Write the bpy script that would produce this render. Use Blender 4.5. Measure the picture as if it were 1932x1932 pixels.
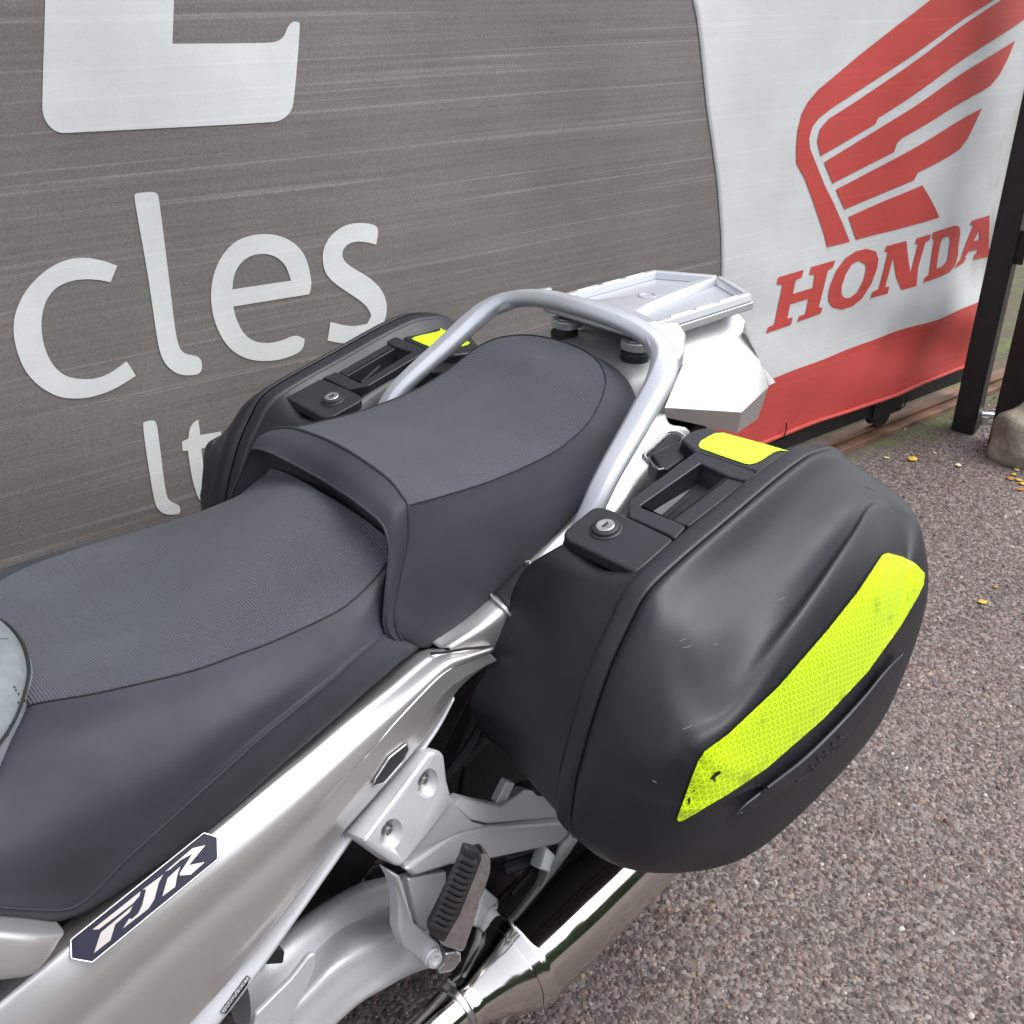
import bpy, bmesh, math, random
import numpy as np
from mathutils import Vector, Matrix
from mathutils.bvhtree import BVHTree
from mathutils.geometry import delaunay_2d_cdt

for o in list(bpy.data.objects): bpy.data.objects.remove(o)
scene = bpy.context.scene
COL = scene.collection
random.seed(4); RNG = np.random.default_rng(4)
R = math.radians

# ------------------------------------------------------------------ camera
CAM = np.array([-0.739, -0.918, 1.352])
FPX, PITCH, YAW = 1930.0, R(27.6), R(47.2)
VIEW = np.array([math.cos(YAW)*math.cos(PITCH), math.sin(YAW)*math.cos(PITCH), -math.sin(PITCH)])
RIGHT = np.array([math.sin(YAW), -math.cos(YAW), 0.0])
UP = np.cross(RIGHT, VIEW)
cam = bpy.data.cameras.new('camera'); cam_o = bpy.data.objects.new('camera', cam); COL.objects.link(cam_o)
cam.sensor_width = 36; cam.lens = 36*FPX/1932; cam.clip_end = 500; cam.clip_start = .02
cam_o.matrix_world = Matrix([[RIGHT[0], UP[0], -VIEW[0], CAM[0]], [RIGHT[1], UP[1], -VIEW[1], CAM[1]], [RIGHT[2], UP[2], -VIEW[2], CAM[2]], [0, 0, 0, 1]])
scene.camera = cam_o
scene.render.resolution_x = scene.render.resolution_y = 1024

# ------------------------------------------------------------------ sky, sun, exposure
SUN_EL, SUN_AZ = 62, 310           # azimuth: degrees anticlockwise from +X, where the sun stands
w = bpy.data.worlds.new('World'); scene.world = w; w.use_nodes = True
nt = w.node_tree; nt.nodes.clear()
sky = nt.nodes.new('ShaderNodeTexSky'); sky.sky_type = 'NISHITA'; sky.sun_disc = False
sky.sun_elevation = R(SUN_EL); sky.sun_rotation = R(90-SUN_AZ); sky.dust_density = 2.5; sky.air_density = 1.2; sky.ozone_density = 1
hs = nt.nodes.new('ShaderNodeHueSaturation'); hs.inputs['Saturation'].default_value = .28
bg = nt.nodes.new('ShaderNodeBackground'); bg.inputs[1].default_value = .15
out = nt.nodes.new('ShaderNodeOutputWorld')
nt.links.new(sky.outputs[0], hs.inputs['Color']); nt.links.new(hs.outputs[0], bg.inputs[0]); nt.links.new(bg.outputs[0], out.inputs[0])
sun = bpy.data.lights.new('sun', 'SUN'); sun.energy = .6; sun.angle = R(45); sun.color = (1, .97, .93)
sun_o = bpy.data.objects.new('sun', sun); COL.objects.link(sun_o)
sd = Vector((math.cos(R(SUN_AZ))*math.cos(R(SUN_EL)), math.sin(R(SUN_AZ))*math.cos(R(SUN_EL)), math.sin(R(SUN_EL))))
sun_o.rotation_euler = sd.to_track_quat('Z', 'Y').to_euler(); sun_o.location = sd*6
vs = scene.view_settings; vs.view_transform = 'Standard'; vs.look = 'None'; vs.gamma = 1; vs.exposure = 1.3; vs.use_curve_mapping = False

# ------------------------------------------------------------------ helpers: a pixel of the photo (1932 grid) plus a known plane gives a point
def ray(px, py): return VIEW + RIGHT*(px-966)/FPX + UP*(966-py)/FPX
def PY(px, py, y): r = ray(px, py); return CAM + r*((y-CAM[1])/r[1])
def PZ(px, py, z): r = ray(px, py); return CAM + r*((z-CAM[2])/r[2])
def P3(p): return p if isinstance(p, np.ndarray) else PY(*p)          # tuples are pixel + plane, arrays are points
def crop(X0, Y0, W):
    s = W/1932.0
    return lambda pts: [((X0+q[0]*s)*1932/2992, (Y0+q[1]*s)*1932/2992)+tuple(q[2:]) for q in pts]
def PYs(pts): return [PY(*p) for p in pts]

def cr_mat(m, ts, closed=False):
    """Catmull-Rom weights of m control points at parameters ts"""
    M = np.zeros((len(ts), m))
    for i, t in enumerate(ts):
        k = int(math.floor(t)); f = t-k
        if not closed and k >= m-1: k, f = m-2, 1.0
        wts = (-.5*f**3+f*f-.5*f, 1.5*f**3-2.5*f*f+1, -1.5*f**3+2*f*f+.5*f, .5*f**3-.5*f*f)
        for j, wv in enumerate(wts):
            q = k-1+j
            if closed: M[i, q % m] += wv
            elif q < 0: M[i, 0] += 2*wv; M[i, 1] -= wv
            elif q > m-1: M[i, m-1] += 2*wv; M[i, m-2] -= wv
            else: M[i, q] += wv
    return M
def params(A, n, closed):
    """n parameters spread by average chord length along axis 1 of A (rows, cols, 3)"""
    B = np.concatenate([A, A[:, :1]], 1) if closed else A
    d = np.linalg.norm(np.diff(B, axis=1), axis=2).mean(0)+1e-5
    c = np.concatenate([[0], np.cumsum(d)]); s = np.linspace(0, c[-1], n+1 if closed else n)
    t = np.interp(s, c, np.arange(len(c)))
    return t[:-1] if closed else t
def curve(pts, n, closed=False):
    A = np.array([[P3(p) for p in pts]], float)
    return (cr_mat(len(pts), params(A, n, closed), closed) @ A[0])
def grid(rows, nu, nv, closed=False):
    A = np.array([[P3(p) for p in r] for r in rows], float)
    Mu = cr_mat(A.shape[1], params(A, nu, closed), closed)
    A = np.einsum('ij,rjc->ric', Mu, A)
    Mv = cr_mat(A.shape[0], params(A.transpose(1, 0, 2), nv, False))
    return np.einsum('kr,ric->kic', Mv, A)
def grid_faces(nv, nu, closed=False, flip=False):
    F = []
    for k in range(nv-1):
        for i in range(nu if closed else nu-1):
            a, b = k*nu+i, k*nu+(i+1) % nu; f = (a, b, b+nu, a+nu)
            F.append(f[::-1] if flip else f)
    return F
def tag(o, label=None, cat=None, group=None, kind=None):
    if label: o['label'] = label
    if cat: o['category'] = cat
    if group: o['group'] = group
    if kind: o['kind'] = kind
    return o
def link(name, me, mat, parent=None, smooth=True, sharp=None):
    if mat: me.materials.append(mat)
    if smooth: me.polygons.foreach_set('use_smooth', [True]*len(me.polygons))
    if sharp: me.set_sharp_from_angle(angle=R(sharp))
    o = bpy.data.objects.new(name, me); COL.objects.link(o)
    if parent: o.parent = parent
    return o
def mesh(name, V, F, mat, parent=None, smooth=True, sharp=None, fix=False):
    me = bpy.data.meshes.new(name); me.from_pydata([tuple(v) for v in V], [], F)
    if fix:
        bm = bmesh.new(); bm.from_mesh(me); bmesh.ops.recalc_face_normals(bm, faces=bm.faces); bm.to_mesh(me); bm.free()
    me.validate(); me.update()
    return link(name, me, mat, parent, smooth, sharp)
def empty(name, loc=(0, 0, 0)):
    o = bpy.data.objects.new(name, None); COL.objects.link(o); o.location = loc; o.empty_display_size = .1; return o
def solid(o, t, off=0):
    m = o.modifiers.new('thickness', 'SOLIDIFY'); m.thickness = t; m.offset = off; return o
def bev(o, wd, seg=2, ang=30):
    m = o.modifiers.new('bevel', 'BEVEL'); m.width = wd; m.segments = seg; m.limit_method = 'ANGLE'; m.angle_limit = R(ang); m.harden_normals = True; return o
def surf(name, rows, nu, nv, mat, parent=None, closed=False, flip=False, caps=False, sharp=None):
    G = grid(rows, nu, nv, closed); V = G.reshape(-1, 3); F = grid_faces(nv, nu, closed, flip)
    if caps: F += [tuple(range(nu))[::-1], tuple(range((nv-1)*nu, nv*nu))]
    o = mesh(name, V, F, mat, parent, True, sharp, fix=caps)
    o_bvh[o.name] = (V, F); return o
o_bvh = {}
def bvh(*objs):
    Vs, Fs, n = [], [], 0
    for o in objs:
        V, F = o_bvh[o.name]; Vs += [tuple(v) for v in V]; Fs += [tuple(i+n for i in f) for f in F]; n += len(V)
    return BVHTree.FromPolygons(Vs, Fs)
def hit(tree, px, py, off=.0, fallback=None):
    r = ray(px, py); h = tree.ray_cast(Vector(CAM), Vector(r).normalized())
    if h[0] is None:
        return np.array(fallback(px, py)) if fallback else None
    n = np.array(h[1]);
    if n@r > 0: n = -n
    return np.array(h[0])+n*off
def inside(p, polys):
    c = False
    for poly in polys:
        j = len(poly)-1
        for i in range(len(poly)):
            a, b = poly[i], poly[j]
            if (a[1] > p[1]) != (b[1] > p[1]) and p[0] < (b[0]-a[0])*(p[1]-a[1])/(b[1]-a[1])+a[0]: c = not c
            j = i
    return c
def densify(poly, step):
    o = []
    for i in range(len(poly)):
        a, b = np.array(poly[i][:2], float), np.array(poly[(i+1) % len(poly)][:2], float)
        n = max(1, int(np.linalg.norm(b-a)/step))
        for k in range(n): o.append(tuple(a+(b-a)*k/n))
    return o
def chaikin(poly, it=2):
    for _ in range(it):
        P = [np.array(q[:2], float) for q in poly]; n = len(P); o = []
        sh = []
        for i in range(n):
            a, b = P[i]-P[i-1], P[(i+1) % n]-P[i]; c = (a@b)/(np.linalg.norm(a)*np.linalg.norm(b)+1e-12); sh.append(c < .6)
        for i in range(n):
            a, b = P[i], P[(i+1) % n]
            if sh[i]: o.append(tuple(a))
            else: o.append(tuple(a*.75+b*.25))
            if not sh[(i+1) % n]: o.append(tuple(a*.25+b*.75))
        poly = o
    return poly
def tess(polys, step):
    """triangles filling outline polys[0] minus holes polys[1:], with inner points every step"""
    polys = [densify(p, step) for p in polys]
    vs, es = [], []
    for p in polys:
        n = len(vs); vs += [Vector(q) for q in p]; es += [(n+i, n+(i+1) % len(p)) for i in range(len(p))]
    a = np.array(polys[0]); lo, hi = a.min(0), a.max(0)
    for x in np.arange(lo[0]+step*.5, hi[0], step):
        for y in np.arange(lo[1]+step*.5, hi[1], step):
            if inside((x, y), polys): vs.append(Vector((x, y)))
    r = delaunay_2d_cdt(vs, es, [], 0, 1e-4)
    V = [(v.x, v.y) for v in r[0]]
    F = [tuple(f) for f in r[2] if inside(tuple(np.mean([V[i] for i in f], 0)), polys)]
    return V, F
def decal(name, polys, tree, off, mat, parent, step=10, thick=0, fallback=None, smooth=True):
    V, F = tess(polys, step)
    W = [hit(tree, x, y, off, fallback) for x, y in V]
    ok = [i for i, q in enumerate(W) if q is not None]; mp = {i: k for k, i in enumerate(ok)}
    F = [tuple(mp[i] for i in f) for f in F if all(i in mp for i in f)]
    W = [W[i] for i in ok]
    me = bpy.data.meshes.new(name); me.from_pydata([tuple(q) for q in W], [], F)
    bm = bmesh.new(); bm.from_mesh(me); bmesh.ops.recalc_face_normals(bm, faces=bm.faces)
    bm.faces.ensure_lookup_table()
    if sum(1 for f in bm.faces if f.normal @ Vector(CAM-np.array(f.calc_center_median())) < 0) > len(bm.faces)/2:
        bmesh.ops.reverse_faces(bm, faces=bm.faces)
    bm.to_mesh(me); bm.free()
    uv = me.uv_layers.new(name='UVMap')
    cx = np.array(W)
    for l in me.loops: uv.data[l.index].uv = (cx[l.vertex_index][0], cx[l.vertex_index][2])
    o = link(name, me, mat, parent, smooth)
    if thick: solid(o, thick, 1)
    return o
def hitcurve(pts, n, tree, off, closed=False, fallback=None):
    A = np.array([[(p[0], p[1], 0) for p in pts]], float)
    C2 = cr_mat(len(pts), params(A, n, closed), closed) @ A[0]
    q = [hit(tree, x, y, off, fallback) for x, y, _ in C2]
    return [v for v in q if v is not None]
def sweep(name, pts, rad, mat, parent=None, seg=12, up=(0, 0, 1), prof=None, closed=False, caps=True, smooth=True):
    """tube along pts; rad number/list, or prof = list of (side, up) points scaled by rad"""
    P = [np.array(p, float) for p in pts]; n = len(P)
    rad = [rad]*n if np.isscalar(rad) else list(rad)
    prof = prof or [(math.cos(2*math.pi*i/seg), math.sin(2*math.pi*i/seg)) for i in range(seg)]
    m = len(prof); V = []
    for i in range(n):
        a = P[(i-1) % n] if (i > 0 or closed) else P[i]; b = P[(i+1) % n] if (i < n-1 or closed) else P[i]
        t = b-a; t /= np.linalg.norm(t)+1e-12; u = np.array(up, float); s = np.cross(t, u)
        if np.linalg.norm(s) < 1e-3: s = np.cross(t, np.array([1, 0, .3]))
        s /= np.linalg.norm(s); u = np.cross(s, t)
        for a_, b_ in prof: V.append(P[i]+(s*a_+u*b_)*rad[i])
    F = grid_faces(n, m, True)
    if closed: F += [((n-1)*m+i, (n-1)*m+(i+1) % m, (i+1) % m, i) for i in range(m)]
    elif caps: F += [tuple(range(m))[::-1], tuple(range((n-1)*m, n*m))]
    return mesh(name, V, F, mat, parent, smooth, 40 if caps and not closed else None, fix=True)
def prism(name, A, B, mat, parent=None, b=0, seg=2):
    """solid between polygon A and polygon B (same count)"""
    n = len(A); V = [tuple(p) for p in A]+[tuple(p) for p in B]
    F = [tuple(range(n)), tuple(range(n, 2*n))[::-1]]+[(i, i+n, (i+1) % n+n, (i+1) % n) for i in range(n)]
    o = mesh(name, V, F, mat, parent, True, 30, fix=True)
    if b: bev(o, b, seg)
    return o
def plate(name, pix, y0, y1, mat, parent=None, b=0, taper=1.0):
    """pixel outline (px,py[,dy]) on the plane y0, extruded to y1"""
    A = [PY(p[0], p[1], y0+(p[2] if len(p) > 2 else 0)) for p in pix]
    c = np.mean(A, 0); B = [c+(q-c)*taper+np.array([0, y1-y0, 0]) for q in A]
    return prism(name, A, B, mat, parent, b)
def box(name, c, size, mat, parent=None, b=0, rz=0):
    M = Matrix.Translation(Vector(c)) @ Matrix.Rotation(rz, 4, 'Z')
    x, y, z = [s/2 for s in size]
    V = [M @ Vector(q) for q in ((-x, -y, -z), (x, -y, -z), (x, y, -z), (-x, y, -z), (-x, -y, z), (x, -y, z), (x, y, z), (-x, y, z))]
    F = [(3, 2, 1, 0), (4, 5, 6, 7), (0, 1, 5, 4), (1, 2, 6, 5), (2, 3, 7, 6), (3, 0, 4, 7)]
    o = mesh(name, V, F, mat, parent, True, 30)
    if b: bev(o, b)
    return o
def lathe(name, c, axis, prof, mat, parent=None, seg=24, up=(0, 0, 1)):
    """prof: (distance along axis, radius)"""
    a = np.array(axis, float); a /= np.linalg.norm(a); s = np.cross(a, up)
    if np.linalg.norm(s) < 1e-3: s = np.cross(a, (1, 0, 0))
    s /= np.linalg.norm(s); u = np.cross(s, a); V = []
    for d, r in prof:
        for i in range(seg):
            th = 2*math.pi*i/seg; V.append(np.array(c)+a*d+(s*math.cos(th)+u*math.sin(th))*r)
    F = grid_faces(len(prof), seg, True)+[tuple(range(seg))[::-1], tuple(range((len(prof)-1)*seg, len(prof)*seg))]
    return mesh(name, V, F, mat, parent, True, 35, fix=True)
def mirror(o, parent):
    """mirrored copy of a part and its children across the bike's centre plane"""
    kids = list(o.children)
    me = o.data.copy(); me.transform(Matrix.Scale(-1, 4, (0, 1, 0))); me.flip_normals()
    c = bpy.data.objects.new(o.name.split('.')[0], me); COL.objects.link(c); c.parent = parent
    for m in o.modifiers:
        k = c.modifiers.new(m.name, m.type)
        for pr in m.bl_rna.properties:
            if not pr.is_readonly and pr.identifier not in ('name',):
                try: setattr(k, pr.identifier, getattr(m, pr.identifier))
                except Exception: pass
    for key in ('label', 'kind'):
        if key in o.keys(): c[key] = o[key]
    for ch in kids: mirror(ch, c)
    return c
def half(pts): return [P3(p) for p in pts]
def sym(pts):
    """left half row (ending on the centre plane) completed by its mirror image"""
    L = half(pts); return L+[q*np.array([1, -1, 1]) for q in L[-2::-1]]

# ------------------------------------------------------------------ materials
def mat(name, col, rough=.5, metal=0, coat=0, spec=.5, noise=None, bump=None, wear=None, coords='Object'):
    """noise=(scale, amount) colour variation; bump=(scale, strength, distance); wear=(scale, amount) roughness variation"""
    m = bpy.data.materials.new(name); m.use_nodes = True; t = m.node_tree; b = t.nodes['Principled BSDF']
    b.inputs['Base Color'].default_value = (*col, 1); b.inputs['Roughness'].default_value = rough; b.inputs['Metallic'].default_value = metal
    b.inputs['Coat Weight'].default_value = coat; b.inputs['Coat Roughness'].default_value = .08; b.inputs['Specular IOR Level'].default_value = spec
    tc = t.nodes.new('ShaderNodeTexCoord')
    def nz(scale, detail=4):
        n = t.nodes.new('ShaderNodeTexNoise'); n.inputs['Scale'].default_value = scale; n.inputs['Detail'].default_value = detail
        t.links.new(tc.outputs[coords], n.inputs['Vector']); return n
    if noise:
        n = nz(noise[0]); mr = t.nodes.new('ShaderNodeMapRange'); mr.inputs['From Min'].default_value = .3; mr.inputs['From Max'].default_value = .7
        mr.inputs['To Min'].default_value = 1-noise[1]; mr.inputs['To Max'].default_value = 1+noise[1]
        mx = t.nodes.new('ShaderNodeVectorMath'); mx.operation = 'SCALE'; mx.inputs[0].default_value = col
        t.links.new(n.outputs[0], mr.inputs[0]); t.links.new(mr.outputs[0], mx.inputs['Scale']); t.links.new(mx.outputs[0], b.inputs['Base Color'])
    if wear:
        n = nz(wear[0], 6); mr = t.nodes.new('ShaderNodeMapRange'); mr.inputs['From Min'].default_value = .3; mr.inputs['From Max'].default_value = .7
        mr.inputs['To Min'].default_value = rough-wear[1]; mr.inputs['To Max'].default_value = rough+wear[1]
        t.links.new(n.outputs[0], mr.inputs[0]); t.links.new(mr.outputs[0], b.inputs['Roughness'])
    if bump:
        n = nz(bump[0], 3); bp = t.nodes.new('ShaderNodeBump'); bp.inputs['Strength'].default_value = bump[1]; bp.inputs['Distance'].default_value = bump[2]
        t.links.new(n.outputs[0], bp.inputs['Height']); t.links.new(bp.outputs[0], b.inputs['Normal'])
    return m
def math_node(t, op, a, b=None, c=None):
    n = t.nodes.new('ShaderNodeMath'); n.operation = op
    for i, v in enumerate((a, b, c)):
        if v is None: continue
        if isinstance(v, (int, float)): n.inputs[i].default_value = v
        else: t.links.new(v, n.inputs[i])
    return n.outputs[0]
M = {}
M['case'] = mat('black_case_plastic', (.012, .0135, .018), .45, noise=(30, .12), bump=(1400, .12, .0006), wear=(9, .07))
M['case_face'] = mat('black_case_lid_plastic', (.011, .0125, .017), .50, noise=(14, .15), bump=(650, .22, .0005), wear=(7, .09))
M['case_dark'] = mat('black_recess_plastic', (.012, .012, .014), .5)
M['vinyl'] = mat('dark_seat_vinyl', (.030, .033, .0415), .66, noise=(14, .16), bump=(900, .12, .0006), wear=(10, .08), spec=.4)
M['silver'] = mat('silver_body_paint', (.64, .635, .625), .38, metal=.8, coat=.35, wear=(5, .04))
M['rack'] = mat('satin_silver_paint', (.50, .515, .545), .42, metal=.6, noise=(900, .05), wear=(20, .06), bump=(700, .03, .0004))
M['alu'] = mat('cast_silver_paint', (.56, .57, .59), .46, metal=.4, noise=(600, .05), wear=(25, .08), bump=(500, .05, .0005))
M['peg_alu'] = mat('bare_cast_aluminium', (.58, .58, .58), .33, metal=1, noise=(120, .15), wear=(60, .12), bump=(250, .15, .0008))
M['chrome'] = mat('polished_stainless_steel', (.62, .60, .57), .09, metal=1, noise=(5, .10), wear=(14, .04))
M['steel'] = mat('zinc_steel', (.55, .55, .54), .3, metal=1, noise=(200, .2))
M['rubber'] = mat('black_rubber', (.025, .025, .027), .65, noise=(80, .2))
M['tyre'] = mat('tyre_rubber', (.018, .018, .019), .8, noise=(60, .2))
M['dark'] = mat('black_chassis_plastic', (.010, .010, .012), .6)
M['gap'] = mat('dark_joint_rubber', (.008, .008, .009), .7)
M['gate'] = mat('black_gate_paint', (.012, .012, .013), .45, noise=(20, .3), wear=(8, .1))
M['scratch'] = mat('pale_scuffed_plastic', (.16, .165, .18), .7)
M['lens'] = mat('clear_lamp_lens', (.75, .75, .76), .12, coat=1)
M['badge'] = mat('navy_badge_resin', (.008, .010, .028), .2, spec=.25)
M['badge_letter'] = mat('chrome_badge_letter', (.34, .315, .30), .25, metal=1)
M['lockface'] = mat('bright_lock_face', (.50, .50, .50), .3, metal=1)
M['tank'] = mat('pale_grey_vinyl', (.15, .165, .175), .5, noise=(60, .15), bump=(300, .1, .0008))
M['decal_dark'] = mat('decal_print', (.012, .012, .014), .4)
M['rust'] = mat('rusty_rail', (.16, .085, .05), .7, metal=.3, noise=(9, .5), bump=(60, .4, .003))
M['leafy'] = mat('yellow_leaf', (.62, .38, .04), .6, noise=(90, .35))
M['leafp'] = mat('pale_leaf', (.62, .58, .34), .6, noise=(90, .3))
M['leafb'] = mat('orange_brown_leaf', (.42, .17, .04), .6, noise=(90, .35))
M['leafg'] = mat('green_leaf', (.14, .26, .05), .6, noise=(90, .3))
M['stone'] = mat('weathered_concrete', (.30, .27, .22), .9, noise=(9, .45), bump=(45, .6, .012))

def seat_texture():
    m = mat('dotted_seat_vinyl', (.066, .0715, .085), .60, noise=(12, .10), spec=.45)
    t = m.node_tree; b = t.nodes['Principled BSDF']; tc = t.nodes.new('ShaderNodeTexCoord'); sp = t.nodes.new('ShaderNodeSeparateXYZ')
    t.links.new(tc.outputs['Object'], sp.inputs[0]); k = 2*math.pi/.0040
    cu = math_node(t, 'SINE', math_node(t, 'MULTIPLY', math_node(t, 'ADD', sp.outputs[0], sp.outputs[1]), k*.72))
    cv = math_node(t, 'SINE', math_node(t, 'MULTIPLY', math_node(t, 'SUBTRACT', sp.outputs[0], sp.outputs[1]), k*.72))
    h = math_node(t, 'MULTIPLY', cu, cv)
    bp = t.nodes.new('ShaderNodeBump'); bp.inputs['Strength'].default_value = .9; bp.inputs['Distance'].default_value = .0009
    t.links.new(h, bp.inputs['Height']); t.links.new(bp.outputs[0], b.inputs['Normal'])
    return m
M['vinyl_dots'] = seat_texture()

def reflector():
    m = mat('fluorescent_prismatic_tape', (.60, .95, .0), .35, coat=.5)
    t = m.node_tree; b = t.nodes['Principled BSDF']; uv = t.nodes.new('ShaderNodeUVMap'); uv.uv_map = 'UVMap'
    sp = t.nodes.new('ShaderNodeSeparateXYZ'); t.links.new(uv.outputs[0], sp.inputs[0]); acc = None
    for a in (15, 75, 135):
        d = math_node(t, 'ADD', math_node(t, 'MULTIPLY', sp.outputs[0], math.cos(R(a))*135), math_node(t, 'MULTIPLY', sp.outputs[1], math.sin(R(a))*135))
        if a == 75: d = math_node(t, 'ADD', d, .5)
        f = math_node(t, 'ABSOLUTE', math_node(t, 'SUBTRACT', math_node(t, 'FRACT', d), .5))
        acc = f if acc is None else math_node(t, 'MINIMUM', acc, f)
    cr = t.nodes.new('ShaderNodeValToRGB'); cr.color_ramp.elements[0].position = .07; cr.color_ramp.elements[0].color = (.74, 1, .0, 1)
    cr.color_ramp.elements[1].position = .13; cr.color_ramp.elements[1].color = (.43, .66, .0, 1); t.links.new(acc, cr.inputs[0])
    n = t.nodes.new('ShaderNodeTexNoise'); n.inputs['Scale'].default_value = 26; n.inputs['Detail'].default_value = 5
    tc = t.nodes.new('ShaderNodeTexCoord'); t.links.new(tc.outputs['Object'], n.inputs['Vector'])
    r2 = t.nodes.new('ShaderNodeValToRGB'); r2.color_ramp.elements[0].position = .30; r2.color_ramp.elements[0].color = (.45, .5, .3, 1); r2.color_ramp.elements[1].position = .42; r2.color_ramp.elements[1].color = (1, 1, 1, 1)
    mx = t.nodes.new('ShaderNodeMix'); mx.data_type = 'RGBA'; mx.blend_type = 'MULTIPLY'; mx.inputs[0].default_value = .6
    t.links.new(n.outputs[0], r2.inputs[0]); t.links.new(cr.outputs[0], mx.inputs[6]); t.links.new(r2.outputs[0], mx.inputs[7]); t.links.new(mx.outputs[2], b.inputs['Base Color'])
    return m
M['tape'] = reflector()

def banner_mat(name, col, streak, weave):
    """coated banner cloth: fine weave relief plus long thin streaks of wear along the cloth"""
    m = mat(name, col, .5); t = m.node_tree; b = t.nodes['Principled BSDF']; b.inputs['Specular IOR Level'].default_value = .35
    tc = t.nodes.new('ShaderNodeTexCoord')
    def nz(sc, scale, detail=4, rough=.6):
        mp = t.nodes.new('ShaderNodeMapping'); mp.inputs['Scale'].default_value = sc; t.links.new(tc.outputs['Object'], mp.inputs[0])
        n = t.nodes.new('ShaderNodeTexNoise'); n.inputs['Scale'].default_value = scale; n.inputs['Detail'].default_value = detail; n.inputs['Roughness'].default_value = rough
        t.links.new(mp.outputs[0], n.inputs['Vector']); return n.outputs[0]
    def ramp(v, p0, p1, c0, c1):
        r = t.nodes.new('ShaderNodeMapRange'); r.inputs['From Min'].default_value = p0; r.inputs['From Max'].default_value = p1; r.inputs['To Min'].default_value = c0; r.inputs['To Max'].default_value = c1
        t.links.new(v, r.inputs[0]); return r.outputs[0]
    s1 = ramp(nz((1.1, 1, 150), 1, 5, .75), .35, .72, 1-streak*.8, 1+streak*.9)
    s2 = ramp(nz((.9, 1, 120), 1, 1), .60, .70, 1, 1+streak*1.9)
    s3 = ramp(nz((3, 3, 3), 1, 4), .3, .7, .88, 1.1)
    s4 = ramp(nz((9, 9, 700), 1, 2), .62, .75, 1, 1+streak*.7)
    s5 = ramp(nz((300, 300, 300), 1, 2), .33, .67, 1-streak*.9, 1+streak*.9)
    v = math_node(t, 'MULTIPLY', math_node(t, 'MULTIPLY', math_node(t, 'MULTIPLY', s1, s2), s5), math_node(t, 'MULTIPLY', s3, s4))
    sc = t.nodes.new('ShaderNodeVectorMath'); sc.operation = 'SCALE'; sc.inputs[0].default_value = col; t.links.new(v, sc.inputs['Scale'])
    t.links.new(sc.outputs[0], b.inputs['Base Color'])
    sp = t.nodes.new('ShaderNodeSeparateXYZ'); t.links.new(tc.outputs['Object'], sp.inputs[0])
    wv = math_node(t, 'MULTIPLY', math_node(t, 'SINE', math_node(t, 'MULTIPLY', sp.outputs[0], 2100)), math_node(t, 'SINE', math_node(t, 'MULTIPLY', sp.outputs[2], 2100)))
    hh = math_node(t, 'ADD', math_node(t, 'MULTIPLY', wv, weave), math_node(t, 'MULTIPLY', s1, 1.4))
    bp = t.nodes.new('ShaderNodeBump'); bp.inputs['Strength'].default_value = .35; bp.inputs['Distance'].default_value = .0012
    t.links.new(hh, bp.inputs['Height']); t.links.new(bp.outputs[0], b.inputs['Normal'])
    return m
M['ban_grey'] = banner_mat('grey_banner_cloth', (.172, .157, .147), .19, 1.0)
M['ban_white'] = banner_mat('white_banner_cloth', (.585, .60, .60), .035, .3)
def mould(m):
    t = m.node_tree; b = t.nodes['Principled BSDF']; src = b.inputs['Base Color'].links[0].from_socket
    tc = t.nodes.new('ShaderNodeTexCoord'); sp = t.nodes.new('ShaderNodeSeparateXYZ'); t.links.new(tc.outputs['Object'], sp.inputs[0])
    mp = t.nodes.new('ShaderNodeMapping'); mp.inputs['Scale'].default_value = (9, 9, 5); t.links.new(tc.outputs['Object'], mp.inputs[0])
    n = t.nodes.new('ShaderNodeTexNoise'); n.inputs['Scale'].default_value = 1; n.inputs['Detail'].default_value = 7; n.inputs['Roughness'].default_value = .7; t.links.new(mp.outputs[0], n.inputs['Vector'])
    v = math_node(t, 'ADD', math_node(t, 'MULTIPLY', math_node(t, 'SUBTRACT', sp.outputs[0], 2.62), 1.6), n.outputs[0])
    r = t.nodes.new('ShaderNodeMapRange'); r.inputs['From Min'].default_value = .52; r.inputs['From Max'].default_value = .85; r.inputs['To Max'].default_value = .75; t.links.new(v, r.inputs[0])
    mx = t.nodes.new('ShaderNodeMix'); mx.data_type = 'RGBA'; t.links.new(r.outputs[0], mx.inputs[0]); t.links.new(src, mx.inputs[6]); mx.inputs[7].default_value = (.30, .31, .21, 1)
    t.links.new(mx.outputs[2], b.inputs['Base Color'])
mould(M['ban_white'])
M['ban_letter'] = banner_mat('white_banner_print', (.62, .635, .63), .03, .3)
M['ban_red'] = banner_mat('red_banner_print', (.49, .068, .058), .06, .3)

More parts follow.
